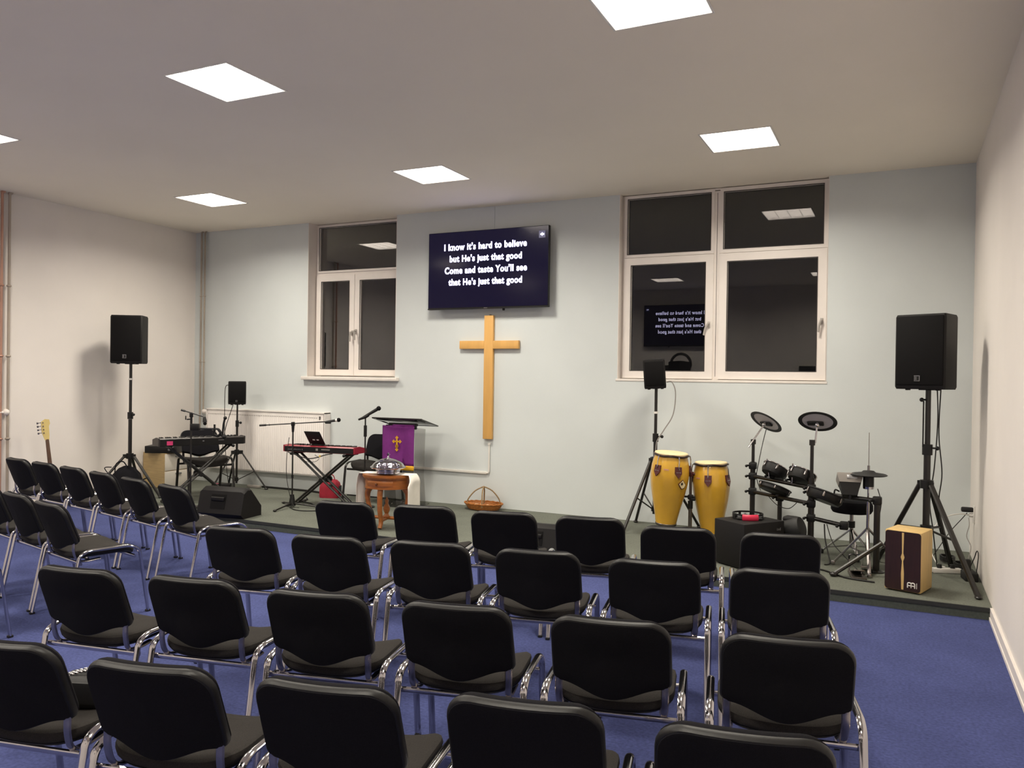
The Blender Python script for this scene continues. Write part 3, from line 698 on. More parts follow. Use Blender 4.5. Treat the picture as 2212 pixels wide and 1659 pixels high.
# cables under the red keyboard
def cable(name, label, pts, r=.004, mm='cable_black', n=8, group=None):
    m = MB(); m.tube(catmull(pts, n), r, 6); return tag(m.build(name, mm), label, 'cable', group)
cable('keyboard_cable', 'black cables looping under the red keyboard', [(2.92, -1.20, .76), (3.05, -1.17, .72), (3.2, -1.16, .69), (3.34, -1.15, .71), (3.45, -1.14, .745), (3.55, -1.12, .765)], .006)
cable('keyboard_cable', 'thin cable hanging in a loop below the red keyboard back', [(3.0, -1.19, .75), (3.15, -1.17, .66), (3.30, -1.15, .655), (3.36, -1.14, .70), (3.30, -1.15, .74)], .003)
m = MB(); m.rbox((3.38, -1.15, .728), (.022, .012, .025), .003); tag(m.build('cable_tag', 'yellow_mark'), 'small yellow tag on the cables under the red keyboard', 'tag')

# ------------------------------------------------------------------ microphones
def mic(parent, a, b, r=.013, ball=.026, band=None):
    a, b = Vector(a), Vector(b); d = (b-a).normalized()
    m = MB(); m.tube([a, a.lerp(b, .3), b], [r*.75, r, r*1.35], 10); h = m.build('microphone', 'plastic_matt', parent)
    m = MB(); m.ball(b+d*ball*.7, ball, 12); m.build('mic_head', 'grille_black', h)
    if band:
        m = MB(); m.cyl(a.lerp(b, .86), b+d*.004, r*1.45, r*1.5); m.build('band', band, h)
# boom stand in front of the red keyboard
P2 = (3.04, -1.25)
t = thing('microphone_stand', 'boom microphone stand in front of the red keyboard', 'microphone stand', (*P2, S))
m = MB(); m.cyl((0, 0, .10), (0, 0, 1.02), .0095); m.build('pole', 'metal_black', t)
m = MB(); m.cyl((0, 0, .36), (0, 0, .40), .014); m.cyl((0, 0, .93), (0, 0, 1.01), .014, .02); m.rbox((0, 0, 1.03), (.03, .05, .05), .008); m.build('clutch', 'plastic_black', t)
m = MB(); m.cyl((0, 0, .02), (0, 0, .16), .045, .022); m.build('tripod_hub', 'plastic_black', t)
for dx, dy in ((.06, -.37), (-.28, .16), (.36, .10)):
    m = MB(); m.cyl((dx*.08, dy*.08, .05), (dx, dy, .016), .010); m.ball((dx, dy, .015), .016, 8, (1.4, 1.4, .9)); m.build('leg', 'metal_black', t)
m = MB(); a = Vector((-.39, -.16, 1.005)); b = Vector((.38, .17, 1.065)); m.cyl(a, b, .0075); m.cyl(a, a.lerp(b, .1), .013); m.cyl(a.lerp(b, .14), a.lerp(b, .15), .012); m.build('boom', 'metal_black', t)
m = MB(); m.rbox((.40, .175, 1.055), (.07, .03, .03), .006, rot=rotz(R(24))); m.build('clip', 'plastic_black', t)
mic(t, (.36, .16, 1.06), (.50, .225, 1.085), band='plastic_white')
cable('microphone_cable', 'black cable running down the boom microphone stand', [(3.0, -1.27, .95), (2.985, -1.29, .75), (2.98, -1.29, .5), (3.02, -1.29, .3), (3.08, -1.28, .12), (3.16, -1.26, .09)], .004)
# straight stand by the lectern
P3 = (3.80, -.80)
t = thing('microphone_stand', 'straight microphone stand beside the lectern', 'microphone stand', (*P3, S))
m = MB(); m.cyl((0, 0, .02), (0, 0, .92), .0095); m.build('pole', 'metal_black', t)
m = MB(); m.lathe([(.13, 0), (.13, .012), (.03, .03), (.015, .05)], 24); m.build('base', 'metal_black', t)
m = MB(); m.cyl((0, 0, .88), (0, 0, 1.02), .020); m.cyl((0, 0, 1.02), (0, 0, 1.11), .009); m.build('grip', 'plastic_black', t)
m = MB(); m.tube([(-.09, -.02, 1.09), (0, 0, 1.125), (.04, .01, 1.15)], [.012, .02, .018], 8); m.build('clip', 'plastic_black', t)
mic(t, (-.06, -.015, 1.10), (.145, .045, 1.225), r=.016, ball=.029)
# left stand with phone holder
P1 = (2.02, -1.90)
t = thing('microphone_stand', 'microphone stand with a phone holder in front of the dark keyboard', 'microphone stand', (*P1, S))
m = MB(); m.cyl((0, 0, .01), (0, 0, 1.16), .0095); m.build('pole', 'metal_black', t)
m = MB(); m.lathe([(.125, 0), (.125, .014), (.03, .03), (.014, .05)], 24); m.build('base', 'metal_black', t)
m = MB(); m.rbox((0, 0, 1.13), (.03, .04, .06), .008); m.cyl((0, 0, 1.02), (0, 0, 1.10), .014); m.cyl((-.0, 0, 1.08), (-.05, -.02, 1.075), .008); m.rbox((-.06, -.03, 1.095), (.012, .012, .05), .004); m.build('clutch', 'plastic_black', t)
m = MB(); a = Vector((-.115, -.05, 1.19)); b = Vector((.13, .06, 1.115)); m.cyl(a, b, .008); m.cyl(a, a.lerp(b, .18), .013); m.build('boom', 'metal_black', t)
mic(t, (.145, .07, 1.11), (.152, .07, 1.045), r=.019, ball=.022)
m = MB(); m.rbox((.04, .02, .985), (.11, .05, .08), .008, rot=rotz(R(25))); m.tube([(.04, .02, .965), (.30, .14, .965)], .012, 8); m.build('clamp_arm', 'plastic_black', t)
m = MB(); m.cyl((.26, .12, .95), (.26, .12, 1.02), .012); m.tube(catmull([(.26, .12, .95), (.25, .12, .90), (.30, .14, .88), (.33, .15, .92), (.30, .14, .96), (.36, .17, .87)], 5), .016, 8)
m.tube([(.35, .16, .88), (.36, .165, 1.02), (.375, .17, 1.09)], .012, 8); m.ball((.38, .172, 1.10), .022, 8); m.ball((.37, .17, .87), .03, 8); m.build('phone_holder', 'plastic_black', t)

# ------------------------------------------------------------------ lectern with cloth
t = thing('lectern', 'smoky acrylic lectern with slanted top behind the small table', 'lectern', (4.14, -.42, S), R(4))
for sx in (-1, 1):
    m = MB()
    m.loft([[(sx*.215+o, y, z) for y, z in [(-.11, 0), (-.13, .4), (-.13, 1.0), (.13, .97), (.10, .4), (.16, 0)]] for o in (-.006, .006)]); m.build('side_panel', 'smoke_acrylic', t)
m = MB(); m.grid(1, 10, lambda a, b: (-.21+.42*a, -.135-.02*math.sin(b*3), .0+1.0*b)); m.build('front_panel', 'smoke_acrylic', t, solid=.01)
m = MB(); q = rotx(R(-13)); m.rbox((0, .0, 1.06), (.70, .46, .014), .003, rot=q); m.build('top', 'smoke_dark', t)
m = MB()
for a, b in (((-.35, -.23), (.35, -.23)), ((.35, -.23), (.35, .23)), ((-.35, -.23), (-.35, .23)), ((-.35, .23), (.35, .23))):
    m.cyl(Vector((0, 0, 1.06))+q @ Vector((*a, 0)), Vector((0, 0, 1.06))+q @ Vector((*b, 0)), .008, n=6)
m.build('top_edge', 'acrylic_edge', t)
m = MB(); m.rbox((0, -.05, 1.03), (.40, .05, .03), .006, rot=q); m.rbox((.19, -.10, 1.0), (.05, .04, .05), .006); m.rbox((-.19, -.10, 1.0), (.05, .04, .05), .006); m.build('bracket', 'plastic_black', t)
m = MB(); m.rbox((0, .0, .012), (.50, .42, .022), .006); m.build('base', 'smoke_acrylic', t)
t2 = thing('lectern_cloth', 'purple cloth with a gold cross and gold hem hanging on the lectern', 'cloth', (4.14, -.42, S), R(4))
def clf(z0, z1):
    return lambda a, b: (-.225+.45*a, -.172-.012*math.sin(a*7+b*1.2)*(1-b*.6)-.004*math.sin(a*17), z0+(z1-z0)*b)
m = MB(); m.grid(24, 14, clf(.525, 1.02)); m.build('banner', 'purple_cloth', t2, solid=.003)
m = MB(); m.grid(24, 3, clf(.465, .525)); m.build('hem', 'gold_cloth', t2, solid=.004)
m = MB(); m.grid(10, 3, lambda a, b: (-.10+.30*a, -.172+.06*b, 1.02+.012*b)); m.build('top_fold', 'purple_cloth', t2, solid=.003)
m = MB(); yf = -.19; f = lambda u, v, tt: (u-.01, tt, v+.80)
m.prism([(-.010, -.07), (.010, -.07), (.010, .06), (-.010, .06)], f, yf-.003, yf); m.prism([(-.04, .015), (.04, .015), (.04, .033), (-.04, .033)], f, yf-.003, yf)
for cx, cz in ((-.045, .024), (.045, .024), (0, .072), (0, -.078), (0, -.035)):
    for dx, dz in ((-.012, 0), (.012, 0), (0, .012), (0, -.012)): m.lathe([(.010, 0), (.010, .003)], 8, (cx+dx-.01, yf, cz+dz+.80), rot=rotx(R(90)))
m.lathe([(.022, 0), (.022, .003)], 10, (-.01, yf, .765), rot=rotx(R(90))); m.build('gold_cross', 'gold_cloth', t2)

# ------------------------------------------------------------------ half-round table, cloth, tray
TC = (4.79, -1.72)
t = thing('side_table', 'small half-round wooden table with one drawer at the stage front', 'table', (*TC, S), R(8))
def dshape(a, b, off=0): return [(a*math.cos(R(180+180*k/28)), b*math.sin(R(180+180*k/28))+off) for k in range(29)]+[(a, .06+off), (-a, .06+off)]
m = MB(); m.prism(dshape(.285, .27), lambda u, v, tt: (u, v, tt), .555, .58); m.prism(dshape(.275, .26), lambda u, v, tt: (u, v, tt), .54, .555); m.build('tabletop', 'wood_table', t)
m = MB(); m.prism(dshape(.255, .24), lambda u, v, tt: (u, v, tt), .435, .54); m.prism(dshape(.262, .247), lambda u, v, tt: (u, v, tt), .432, .442); m.build('apron', 'wood_table', t)
m = MB(); dp = [(.257*math.cos(R(a)), .242*math.sin(R(a))) for a in range(235, 306, 5)]
m.loft([[(x, y, .46) for x, y in dp], [(x*1.012, y*1.012, .465) for x, y in dp], [(x*1.012, y*1.012, .515) for x, y in dp], [(x, y, .52) for x, y in dp]], caps=False, closed=False); dr = m.build('drawer', 'wood_table', t)
m = MB(); m.ball((-.02, -.258, .49), .014, 8); m.build('knob', 'wood_dark', dr)
for (x, y) in ((-.215, -.02), (.215, -.02)):
    d = Vector((x, y, 0)).normalized()
    P = catmull([Vector((x*.9, y, .44)), Vector((x*1.1, y, .38)), Vector((x*1.12, y, .30)), Vector((x*.98, y, .18)), Vector((x*.78, y*1.2, .09)), Vector((x*.74, y, .035)), Vector((x*.92, y, .012))], 5)
    m = MB(); n = len(P); m.tube(P, [.038*(1-.55*min(1, k/(n*.7)))+.006*(k > n*.85) for k in range(n)], 10); m.build('leg', 'wood_table', t)
m = MB(); P = catmull([(0, -.19, .44), (0, -.205, .36), (0, -.20, .2), (0, -.17, .08), (0, -.20, .012)], 5); m.tube(P, [.032-.010*k/len(P) for k in range(len(P))], 8); m.build('leg', 'wood_table', t)
m = MB(); m.cyl((-.17, -.02, .10), (.17, -.02, .10), .018); m.cyl((0, -.17, .09), (0, .0, .10), .018); m.build('stretcher', 'wood_table', t)
m = MB(); m.lathe([(.026, .09), (.036, .12), (.02, .15), (.034, .18), (.038, .21), (.016, .26), (.022, .29), (.012, .31), (.004, .33)], 14, (0, -.04, 0)); m.build('finial', 'wood_table', t)
m = MB()
def cl(a, b):
    s_ = (a-.5)*1.30; y = -.13+.18*b+(.05*(a-.5)*b)
    xx = max(-.292, min(.296, s_)); ex = abs(s_)-abs(xx); z = .5845
    if ex > 0:
        xx += (1 if s_ > 0 else -1)*((.05 if s_ > 0 else .014)*math.sin(min(1, ex/.09)*math.pi/2)+.02*math.sin(b*5+1)*min(1, ex/.15)); z -= max(0, ex-.01)
    return (xx, y-(.15*min(1, ex/.12)*(1-b) if s_ > 0 else 0), z)
m.grid(60, 12, cl); o = m.build('table_cloth', 'cloth_white', None, solid=.003); o.location = (*TC, S); o.rotation_euler = (0, 0, R(8)); tag(o, 'white cloth draped over the back of the small wooden table', 'cloth')
t = thing('communion_tray', 'round silver tray with clear domed lid on the small wooden table', 'tray', (4.835, -1.80, S+.590))
m = MB(); m.lathe([(.10, 0), (.115, .006), (.115, .02), (.108, .024), (.118, .03), (.118, .044), (.11, .05), (.16, .056), (.165, .062), (.12, .06), (.02, .058)], 32); m.build('tray', 'silver', t)
m = MB(); m.lathe([(.17, .062), (.17, .07), (.155, .078), (.14, .10), (.11, .125), (.07, .142), (.03, .15), (.012, .155)], 32, caps=False); m.build('lid', 'clear_lid', t)
m = MB()
for k in range(20):
    a = 2*math.pi*k/20; rr = .05 if k % 2 else .10; m.lathe([(.012, .062), (.016, .09), (.014, .092)], 8, (rr*math.cos(a), rr*math.sin(a), 0))
m.build('cups', 'silver', t)
m = MB(); m.ball((0, 0, .16), .012, 8); m.box((0, 0, .185), (.008, .008, .045)); m.box((0, 0, .19), (.035, .008, .008)); m.build('cross_handle', 'silver', t)

t.scale = (1.12, 1.12, 1.08)

# ------------------------------------------------------------------ basket
t = thing('wicker_basket', 'shallow oval wicker basket with crossed arched handles by the wall', 'basket', (5.16, -.20, S)); t.scale = (1.05, 1.05, .92)
m = MB(); m.lathe([(.15, .004), (.19, .01), (.225, .05), (.24, .085), (.245, .09), (.235, .09), (.215, .05), (.18, .016), (.02, .014)], 40, sx=1, sy=.62); m.build('bowl', 'wicker', t)
m = MB(); m.tube([(.24*math.cos(a), .149*math.sin(a), .09+.004*math.sin(a*20)) for a in [2*math.pi*k/60 for k in range(60)]], .010, 6, closed=True); m.build('rim', 'wicker', t)
for sx, sy in ((-.16, -.10), (.16, .10), (-.06, .135), (.05, -.14)):
    m = MB(); m.tube(catmull([(sx*1.05, sy, .05), (sx*.98, sy*.95, .14), (sx*.55, sy*.6, .25), (sx*.08, sy*.1, .305), (-sx*.05, -sy*.05, .31)], 6), .009, 6); m.build('handle', 'wicker_pale', t)
m = MB()
for x, y, z, r_ in ((-.02, -.03, .05, .05), (.05, .0, .05, .045), (.1, -.03, .04, .04), (-.1, .02, .04, .05)): m.ball((x, y, z), r_, 8, (1.2, .8, .6))
m.build('filling', 'paper_cream', t)

# ------------------------------------------------------------------ red bag, wedge monitor
t = thing('red_bag', 'small red bag on the stage floor behind the red keyboard stand', 'bag', (2.92, -.36, S), R(20))
m = MB(); pr = [(.95, 0), (1, .03), (.97, .14), (.85, .20), (.6, .235), (.2, .245), (.01, .245)]
m.loft([[(k*.135*max(-1, min(1, 1.25*math.cos(2*math.pi*q/24))), k*.09*max(-1, min(1, 1.25*math.sin(2*math.pi*q/24))), z) for q in range(24)] for k, z in pr]); m.build('body', 'red_bag', t)
m = MB(); m.rbox((.137, 0, .11), (.01, .10, .10), .003); m.rbox((.03, -.092, .17), (.06, .006, .03), .002); m.build('side_patch', 'plastic_matt', t)
m = MB(); m.tube(catmull([(-.06, 0, .24), (-.05, 0, .29), (.03, 0, .30), (.06, 0, .24)], 6), .007, 6); m.build('handle', 'red_bag', t)
def wedge(label, loc, rz):
    t = thing('wedge_monitor', label, 'monitor speaker', loc, rz); t.scale = (1.08, 1.08, 1.08)
    prof = [(-.10, .0), (-.16, .05), (-.10, .28), (-.04, .315), (.03, .31), (.22, .11), (.22, .0)]
    m = MB(); L = .275
    m.loft([[(x, y*s_+o, z*s_) for y, z in prof] for x, s_, o in ((-L, .93, 0), (-L+.03, 1, 0), (L-.03, 1, 0), (L, .93, 0))]); m.build('cabinet', 'cabinet_black', t)
    m = MB()
    m.loft([[(-.02+sx*.09, -.164+.06*k, .05+.23*k) for sx in (-1, 1)]+[(-.02+sx*.09, -.150+.06*k, .05+.23*k) for sx in (1, -1)] for k in (.22, .86)]); m.build('handle_recess', 'grille_black', t)
    m = MB(); m.tube([(-.10, -.130, .20), (.06, -.130, .20)], .022, 8, flat=.7); m.build('handle', 'cabinet_black', t)
    m = MB(); a = Vector((0, .035, .31)); b = Vector((0, .22, .115)); c = (a+b)/2; ang = math.atan2(b.z-a.z, b.y-a.y); m.rbox(c, (.48, (b-a).length-.03, .014), .004, rot=rotx(ang)); m.build('grille', 'grille_black', t)
    return t
wg = wedge('black wedge stage monitor at the left front edge of the stage', (2.84, -2.11, S), R(8))
wg2 = dup(wg, (6.74, -2.06, S), R(4), 'black wedge stage monitor half hidden behind the middle front row chairs'); wg2.scale = (1.08, 1.0, .86)

# ------------------------------------------------------------------ congas
def conga(label, loc, tilt, sc, pegs, badge, stk):
    t = thing('conga_drum', label, 'drum', loc, 0, 'yellow conga drums'); t.rotation_euler = tilt
    m = MB(); prof = [(.104, 0), (.106, .012), (.122, .10), (.148, .22), (.178, .36), (.194, .47), (.198, .54), (.190, .63), (.174, .70), (.165, .735)]
    prof = [(r_*sc, z) for r_, z in prof]; P = catmull([(a, 0, b) for a, b in prof], 3); m.lathe([(p.x, p.z) for p in P], 40); m.build('shell', 'conga_yellow', t)
    m = MB(); m.lathe([(.168*sc, .722), (.171*sc, .752), (.165*sc, .760), (.10, .764), (.002, .765)], 40); m.build('head', 'conga_skin', t)
    m = MB(); m.tube([(.178*sc*math.cos(a), .178*sc*math.sin(a), .735+.004*math.cos(5*a)) for a in [2*math.pi*k/40 for k in range(40)]], .011, 8, closed=True); m.build('rim', 'conga_rim', t)
    m = MB(); m.lathe([(.106*sc, -.004), (.109*sc, .0), (.112*sc, .018), (.109*sc, .022)], 32); m.build('bottom_ring', 'metal_grey', t)
    for a in pegs:
        a = R(a); d = Vector((math.cos(a), math.sin(a), 0)); tv_ = Vector((-d.y, d.x, 0)); slope = Vector((0, 0, 1))*.97+d*-.2
        o = d*(.193*sc+.004)+Vector((0, 0, .585))
        sh = [(-.035, .052), (.035, .052), (.037, -.016), (0, -.066), (-.037, -.016)]
        m = MB(); m.prism(sh, lambda u, v, tt: o+tv_*u+slope*v+d*tt, -.004, .012); lg = m.build('lug', 'conga_lug', t)
        m = MB(); m.tube([o+d*.012+Vector((0, 0, .02)), d*(.190*sc+.014)+Vector((0, 0, .69)), d*(.186*sc+.006)+Vector((0, 0, .735))], .0055, 6); m.build('rod', 'chrome', lg)
        m = MB()
        for u in (-.018, 0, .018): m.ball(o+tv_*u+d*.013+Vector((0, 0, -.005)), .005, 6)
        m.build('studs', 'badge_silver', lg)
    a = R(-88); d = Vector((math.cos(a-.35), math.sin(a-.35), 0)); 
    for nm, aa, zz, sw, sh_, mm in (('sticker', stk, .60, .05, .014, 'sticker_pink'),):
        d = Vector((math.cos(R(aa)), math.sin(R(aa)), 0)); tv_ = Vector((-d.y, d.x, 0))
        m = MB(); m.prism([(-sw/2, -sh_/2), (sw/2, -sh_/2), (sw/2, sh_/2), (-sw/2, sh_/2)], lambda u, v, tt: d*(.193*sc+.001)+Vector((0, 0, zz))+tv_*u+(Vector((0, 0, 1))-d*.1)*v+d*tt, 0, .003); m.build(nm, mm, t)
    if badge is not None:
        d = Vector((math.cos(R(badge)), math.sin(R(badge)), 0)); tv_ = Vector((-d.y, d.x, 0)); o = d*.1965+Vector((0, 0, .455)); k = math.cos(R(40)); s_ = math.sin(R(40))
        fr = lambda g: [(u*k*g-v*s_*g, u*s_*g+v*k*g) for u, v in ((-.032, -.03), (.0, -.044), (.032, -.03), (.032, .034), (-.032, .034))]
        F = lambda u, v, tt: o+tv_*u+Vector((0, 0, 1))*v+d*tt
        m = MB(); m.prism(fr(1.12), F, -.003, .004); b = m.build('badge', 'conga_lug', t)
        m = MB(); m.prism(fr(.92), F, .003, .006); m.build('badge_plate', 'conga_skin', b)
        m = MB(); st_ = []
        for q in range(14): rr = .022 if q % 2 == 0 else .009; st_.append((-.008+rr*math.cos(R(q*360/14)), .010+rr*math.sin(R(q*360/14))))
        m.prism(st_, F, .005, .008); m.build('badge_leaf', 'plastic_matt', b)
    return t
conga('left yellow conga drum, taller placed, on the double stand', (7.60, -.745, .215), (R(1), R(4.0), 0), 1.0, (-115, -51, 21, 93, 165), -34, -87)
conga('right yellow conga drum, partly behind the black cube', (8.03, -.53, .115), (R(0), R(-1.2), 0), .97, (-87, -18, 54, 126, 198), None, -122)
t = thing('conga_stand', 'chrome and black double stand holding the two conga drums', 'drum stand', (7.83, -.64, S))
m = MB(); m.cyl((0, 0, .03), (0, 0, .34), .020); m.cyl((0, 0, .34), (0, 0, .72), .015); m.build('post', 'metal_grey', t)
m = MB(); m.cyl((0, 0, .30), (0, 0, .38), .026); m.rbox((.03, -.02, .40), (.05, .03, .03), .006); m.build('collar', 'plastic_black', t)
for z in (.42, .66):
    m = MB(); m.tube(bend([(-.065, 0, z), (-.03, .01, z), (0, 0, z+.01), (.05, 0, z)], .02), .011, 8); m.rbox((0, 0, z), (.05, .05, .05), .008); m.build('bracket', 'conga_lug' if z > .5 else 'plastic_black', t)
for dx, dy in ((.0, -.45), (-.42, .18), (.40, .22)):
    m = MB(); m.tube([(0, 0, .10), (dx, dy, .014)], .011, 8); m.ball((dx, dy, .014), .016, 8, (1.4, 1.4, .85)); m.build('leg', 'metal_black', t)

# ------------------------------------------------------------------ electronic drum kit
t = thing('drum_rack', 'black tube rack frame of the electronic drum kit', 'drum rack', (0, 0, 0))
A, B, D_ = Vector((8.44, -.53, 0)), Vector((9.06, -1.12, 0)), Vector((9.62, -1.37, 0)); E_ = Vector((8.74, -.78, 0))
def post(v, z0, z1, r, foot=True, nm='post', top=None):
    m = MB(); tp = Vector((v.x, v.y, z1)) if top is None else Vector(top)
    m.cyl((v.x, v.y, z0), tp, r)
    if foot: m.lathe([(r*2.6, 0), (r*2.6, .008), (r*1.3, .02)], 16, (v.x, v.y, S))
    return m.build(nm, 'metal_black', t)
post(A, S+.005, .90, .026); post(B, S+.005, .84, .028); post(D_, S+.005, .70, .026); post(E_, S+.005, .58, .022)
def barr(a, za, b, zb, r=.019, nm='bar'):
    m = MB(); m.cyl((a.x, a.y, za), (b.x, b.y, zb), r); return m.build(nm, 'metal_black', t)
barr(A, .755, B, .745); barr(A, .595, B, .60); barr(B, .705, D_, .705); Q = B.lerp(D_, .52); barr(B, .47, Q, .445, .02)
def clamp(v, z, s_=.075, nm='clamp'):
    m = MB(); m.rbox((v.x, v.y, z), (s_, s_, s_*.95), .012); m.cyl((v.x, v.y, z), (v.x-.05, v.y-.06, z+.005), .010); m.ball((v.x-.055, v.y-.065, z), .014, 8); m.build(nm, 'plastic_black', t)
for v, z in ((A, .755), (A, .60), (A, .86), (B, .745), (B, .60), (B, .47), (B, .71), (D_, .705), (E_, .59), (Q, .445)): clamp(v, z)
def crash(label, post_xy, z0, z1, c, nrm, R_, arm_from):
    t = thing('cymbal_pad', label, 'cymbal', (*post_xy, z0))
    o = Vector((*post_xy, z0)); c = Vector(c)-o; n = Vector(nrm).normalized(); rot = n.to_track_quat('Z', 'Y').to_matrix()
    m = MB(); m.cyl((0, 0, 0), (0, 0, z1-z0), .016); m.cyl((0, 0, z1-z0-.03), (0, 0, z1-z0+.02), .026); m.build('stand_tube', 'metal_black', t)
    a = Vector(arm_from)-o; m = MB(); m.cyl(a, c-n*.02, .009); m.ball(c-n*.045, .022, 8); m.build('boom_arm', 'chrome', t)
    m = MB(); m.lathe([(.02, .018), (R_*.35, .015), (R_*.80, .004), (R_*.80, -.006), (R_*.35, .002), (.02, .004)], 36, c, rot=rot); m.build('disc', 'pad_grey', t)
    m = MB(); m.lathe([(R_*.79, .006), (R_*.98, -.004), (R_, -.008), (R_*.98, -.012), (R_*.79, -.009), (R_*.79, .006)], 36, c, rot=rot, caps=False); m.build('rubber_edge', 'pad_rim', t)
    m = MB(); qv = rot @ Vector((.02, -R_*.18, -.012)); m.rbox(c+qv, (R_*.85, R_*.34, .02), .02, 3, rot=rot); m.build('sensor', 'plastic_matt', t)
crash('left tilted cymbal pad of the drum kit with grey underside', (A.x, A.y), .90, 1.11, (8.555, -.46, 1.315), (.39, .48, .78), .172, (8.40, -.58, 1.05))
crash('right cymbal pad of the drum kit showing its grey oval underside', (B.x, B.y), .84, 1.17, (9.10, -1.075, 1.365), (.02, .55, .83), .172, (9.085, -1.11, 1.16))
def pad(name, label, c, nrm, R_, T_, rimm='chrome'):
    t = thing(name, label, 'drum pad', c); n = Vector(nrm).normalized(); rot = n.to_track_quat('Z', 'Y').to_matrix()
    m = MB(); m.lathe([(.02, -T_), (R_*.86, -T_), (R_*.97, -T_*.6), (R_*.97, 0)], 28, rot=rot); m.build('shell', 'plastic_black', t)
    m = MB(); m.lathe([(R_*.97, -.006), (R_, 0), (R_, .012), (R_*.93, .014), (R_*.92, .004), (.02, .004)], 28, rot=rot); m.build('head', 'pad_rim', t)
    m = MB(); m.tube([rot @ Vector((R_*1.0*math.cos(a), R_*1.0*math.sin(a), .006)) for a in [2*math.pi*k/28 for k in range(28)]], .006, 6, closed=True); m.build('hoop', rimm, t)
    for k in range(6):
        a = R(60*k+20); m = MB(); m.rbox(rot @ Vector((R_*1.01*math.cos(a), R_*1.01*math.sin(a), -T_*.3)), (.016, .016, T_*.6), .003, rot=rot); m.build('lug', 'chrome_dull', t)
    return t
p_ = pad('tom_pad', 'left tom pad above the drum rack bar', (8.70, -.76, .875), (.38, .45, .9), .128, .085)
m = MB(); m.cyl((-.06, -.05, -.09), (-.08, -.06, .09), .007); m.build('rod', 'chrome', p_)
p_ = pad('tom_pad', 'right tom pad beside the central drum rack post', (8.97, -.99, .865), (.30, .45, .9), .128, .085)
m = MB(); m.cyl((-.09, -.05, -.10), (-.085, -.05, .09), .007); m.build('rod', 'chrome', p_)
pad('floor_tom_pad', 'flat drum pad hanging below the left rack bar', (8.70, -.83, .69), (.28, .30, .95), .155, .05, 'pad_rim')
pad('snare_pad', 'wide drum pad right of the central rack post', (9.19, -1.22, .715), (.30, .25, .95), .165, .075, 'pad_rim')
for v, z in ((Vector((8.66, -.73, 0)), .79), (Vector((8.88, -.95, 0)), .79)):
    clamp(v, z, .05, 'pad_clamp')
t2 = thing('drum_module', 'grey trapezoid drum sound module on the rack', 'drum module', (9.40, -1.33, .725), R(8))
q = Matrix.Rotation(R(-28), 3, 'X')
m = MB(); m.loft([[q @ Vector((x*k, y*kk, z)) for x, y in ((-1, -1), (1, -1), (1, 1), (-1, 1))] for k, kk, z in ((.06, .025, .0), (.085, .06, .10), (.10, .075, .15), (.10, .075, .17))]); m.build('housing', 'plastic_black', t2)
m = MB(); m.loft([[q @ Vector((x*k, y*kk, z)) for x, y in ((-1, -1), (1, -1), (1, 1), (-1, 1))] for k, kk, z in ((.089, .067, .105), (.106, .081, .165), (.106, .081, .185), (.098, .074, .19))]); m.build('top_shell', 'module_grey', t2)
m = MB(); m.rbox(q @ Vector((.015, -.079, .150)), (.085, .008, .032), .002, rot=q @ Matrix.Rotation(R(14), 3, 'X')); m.build('label_plate', 'badge_silver', t2)
m = MB(); m.tube(catmull([(-.085, .03, .03), (-.12, .02, .045), (-.125, .03, .0), (-.09, .05, -.02)], 6), .007, 6); m.build('plug', 'plastic_matt', t2)
m = MB(); m.cyl((0, .0, -.03), (0, 0, .02), .016); m.build('mount', 'plastic_black', t2)
# hi-hat
t = thing('hihat_stand', 'chrome hi-hat stand with a thin rod and black pad cymbal', 'hi-hat', (9.545, -1.27, S))
m = MB(); m.cyl((0, 0, .10), (0, 0, .60), .013); m.cyl((0, 0, .60), (0, 0, .78), .008); m.build('post', 'chrome', t)
m = MB(); m.cyl((0, 0, .78), (0, 0, 1.20), .0032, n=6); m.cyl((0, 0, .865), (0, 0, .91), .011); m.build('rod', 'chrome_dull', t)
m = MB(); m.lathe([(.15, .825), (.155, .83), (.14, .838), (.06, .850), (.045, .864), (.012, .868), (.012, .84), (.04, .835), (.14, .822)], 32); m.build('cymbal', 'pad_rim', t)
m = MB(); m.cyl((0, 0, .725), (0, 0, .81), .045); m.build('sensor', 'plastic_black', t)
m = MB(); m.cyl((0, 0, .705), (0, 0, .725), .045, .046); m.build('sensor_ring', 'chrome', t)
for dx, dy in ((-.28, .02), (.03, -.36), (.26, .26)):
    m = MB(); m.tube([(0, 0, .36), (dx, dy, .02)], .010, 6, flat=1.6); m.tube([(0, 0, .13), (dx*.55, dy*.55, .18)], .006, 6); m.rbox((dx, dy, .02), (.035, .035, .04), .008); m.build('leg', 'chrome_dull', t)
m = MB(); m.rbox((.0, -.13, .04), (.09, .26, .015), .004, rot=rotx(R(-12))); m.build('pedal', 'metal_grey', t)
# throne
t = thing('drum_throne', 'round black drum throne on a chrome tripod behind the rack', 'stool', (9.39, -.78, S))
m = MB(); m.lathe([(.05, .41), (.17, .415), (.185, .44), (.185, .49), (.17, .52), (.10, .53), (.01, .53)], 32); m.build('seat', 'fabric_black', t)
m = MB(); m.cyl((0, 0, .12), (0, 0, .41), .017); m.build('post', 'chrome_dull', t)
m = MB(); m.cyl((0, 0, .27), (0, 0, .33), .032); m.build('collar', 'plastic_black', t)
for dx, dy in pol(.26, 180, 285, 55):
    m = MB(); m.tube(bend([(0, 0, .26), (dx*.85, dy*.85, .06), (dx, dy, .02)], .05), .010, 6, flat=1.4); m.tube([(0, 0, .10), (dx*.9, dy*.9, .06)], .006, 6); m.build('leg', 'chrome', t)
    m = MB(); m.rbox((dx, dy, .022), (.038, .038, .044), .008); m.build('rubber_foot', 'plastic_matt', t)
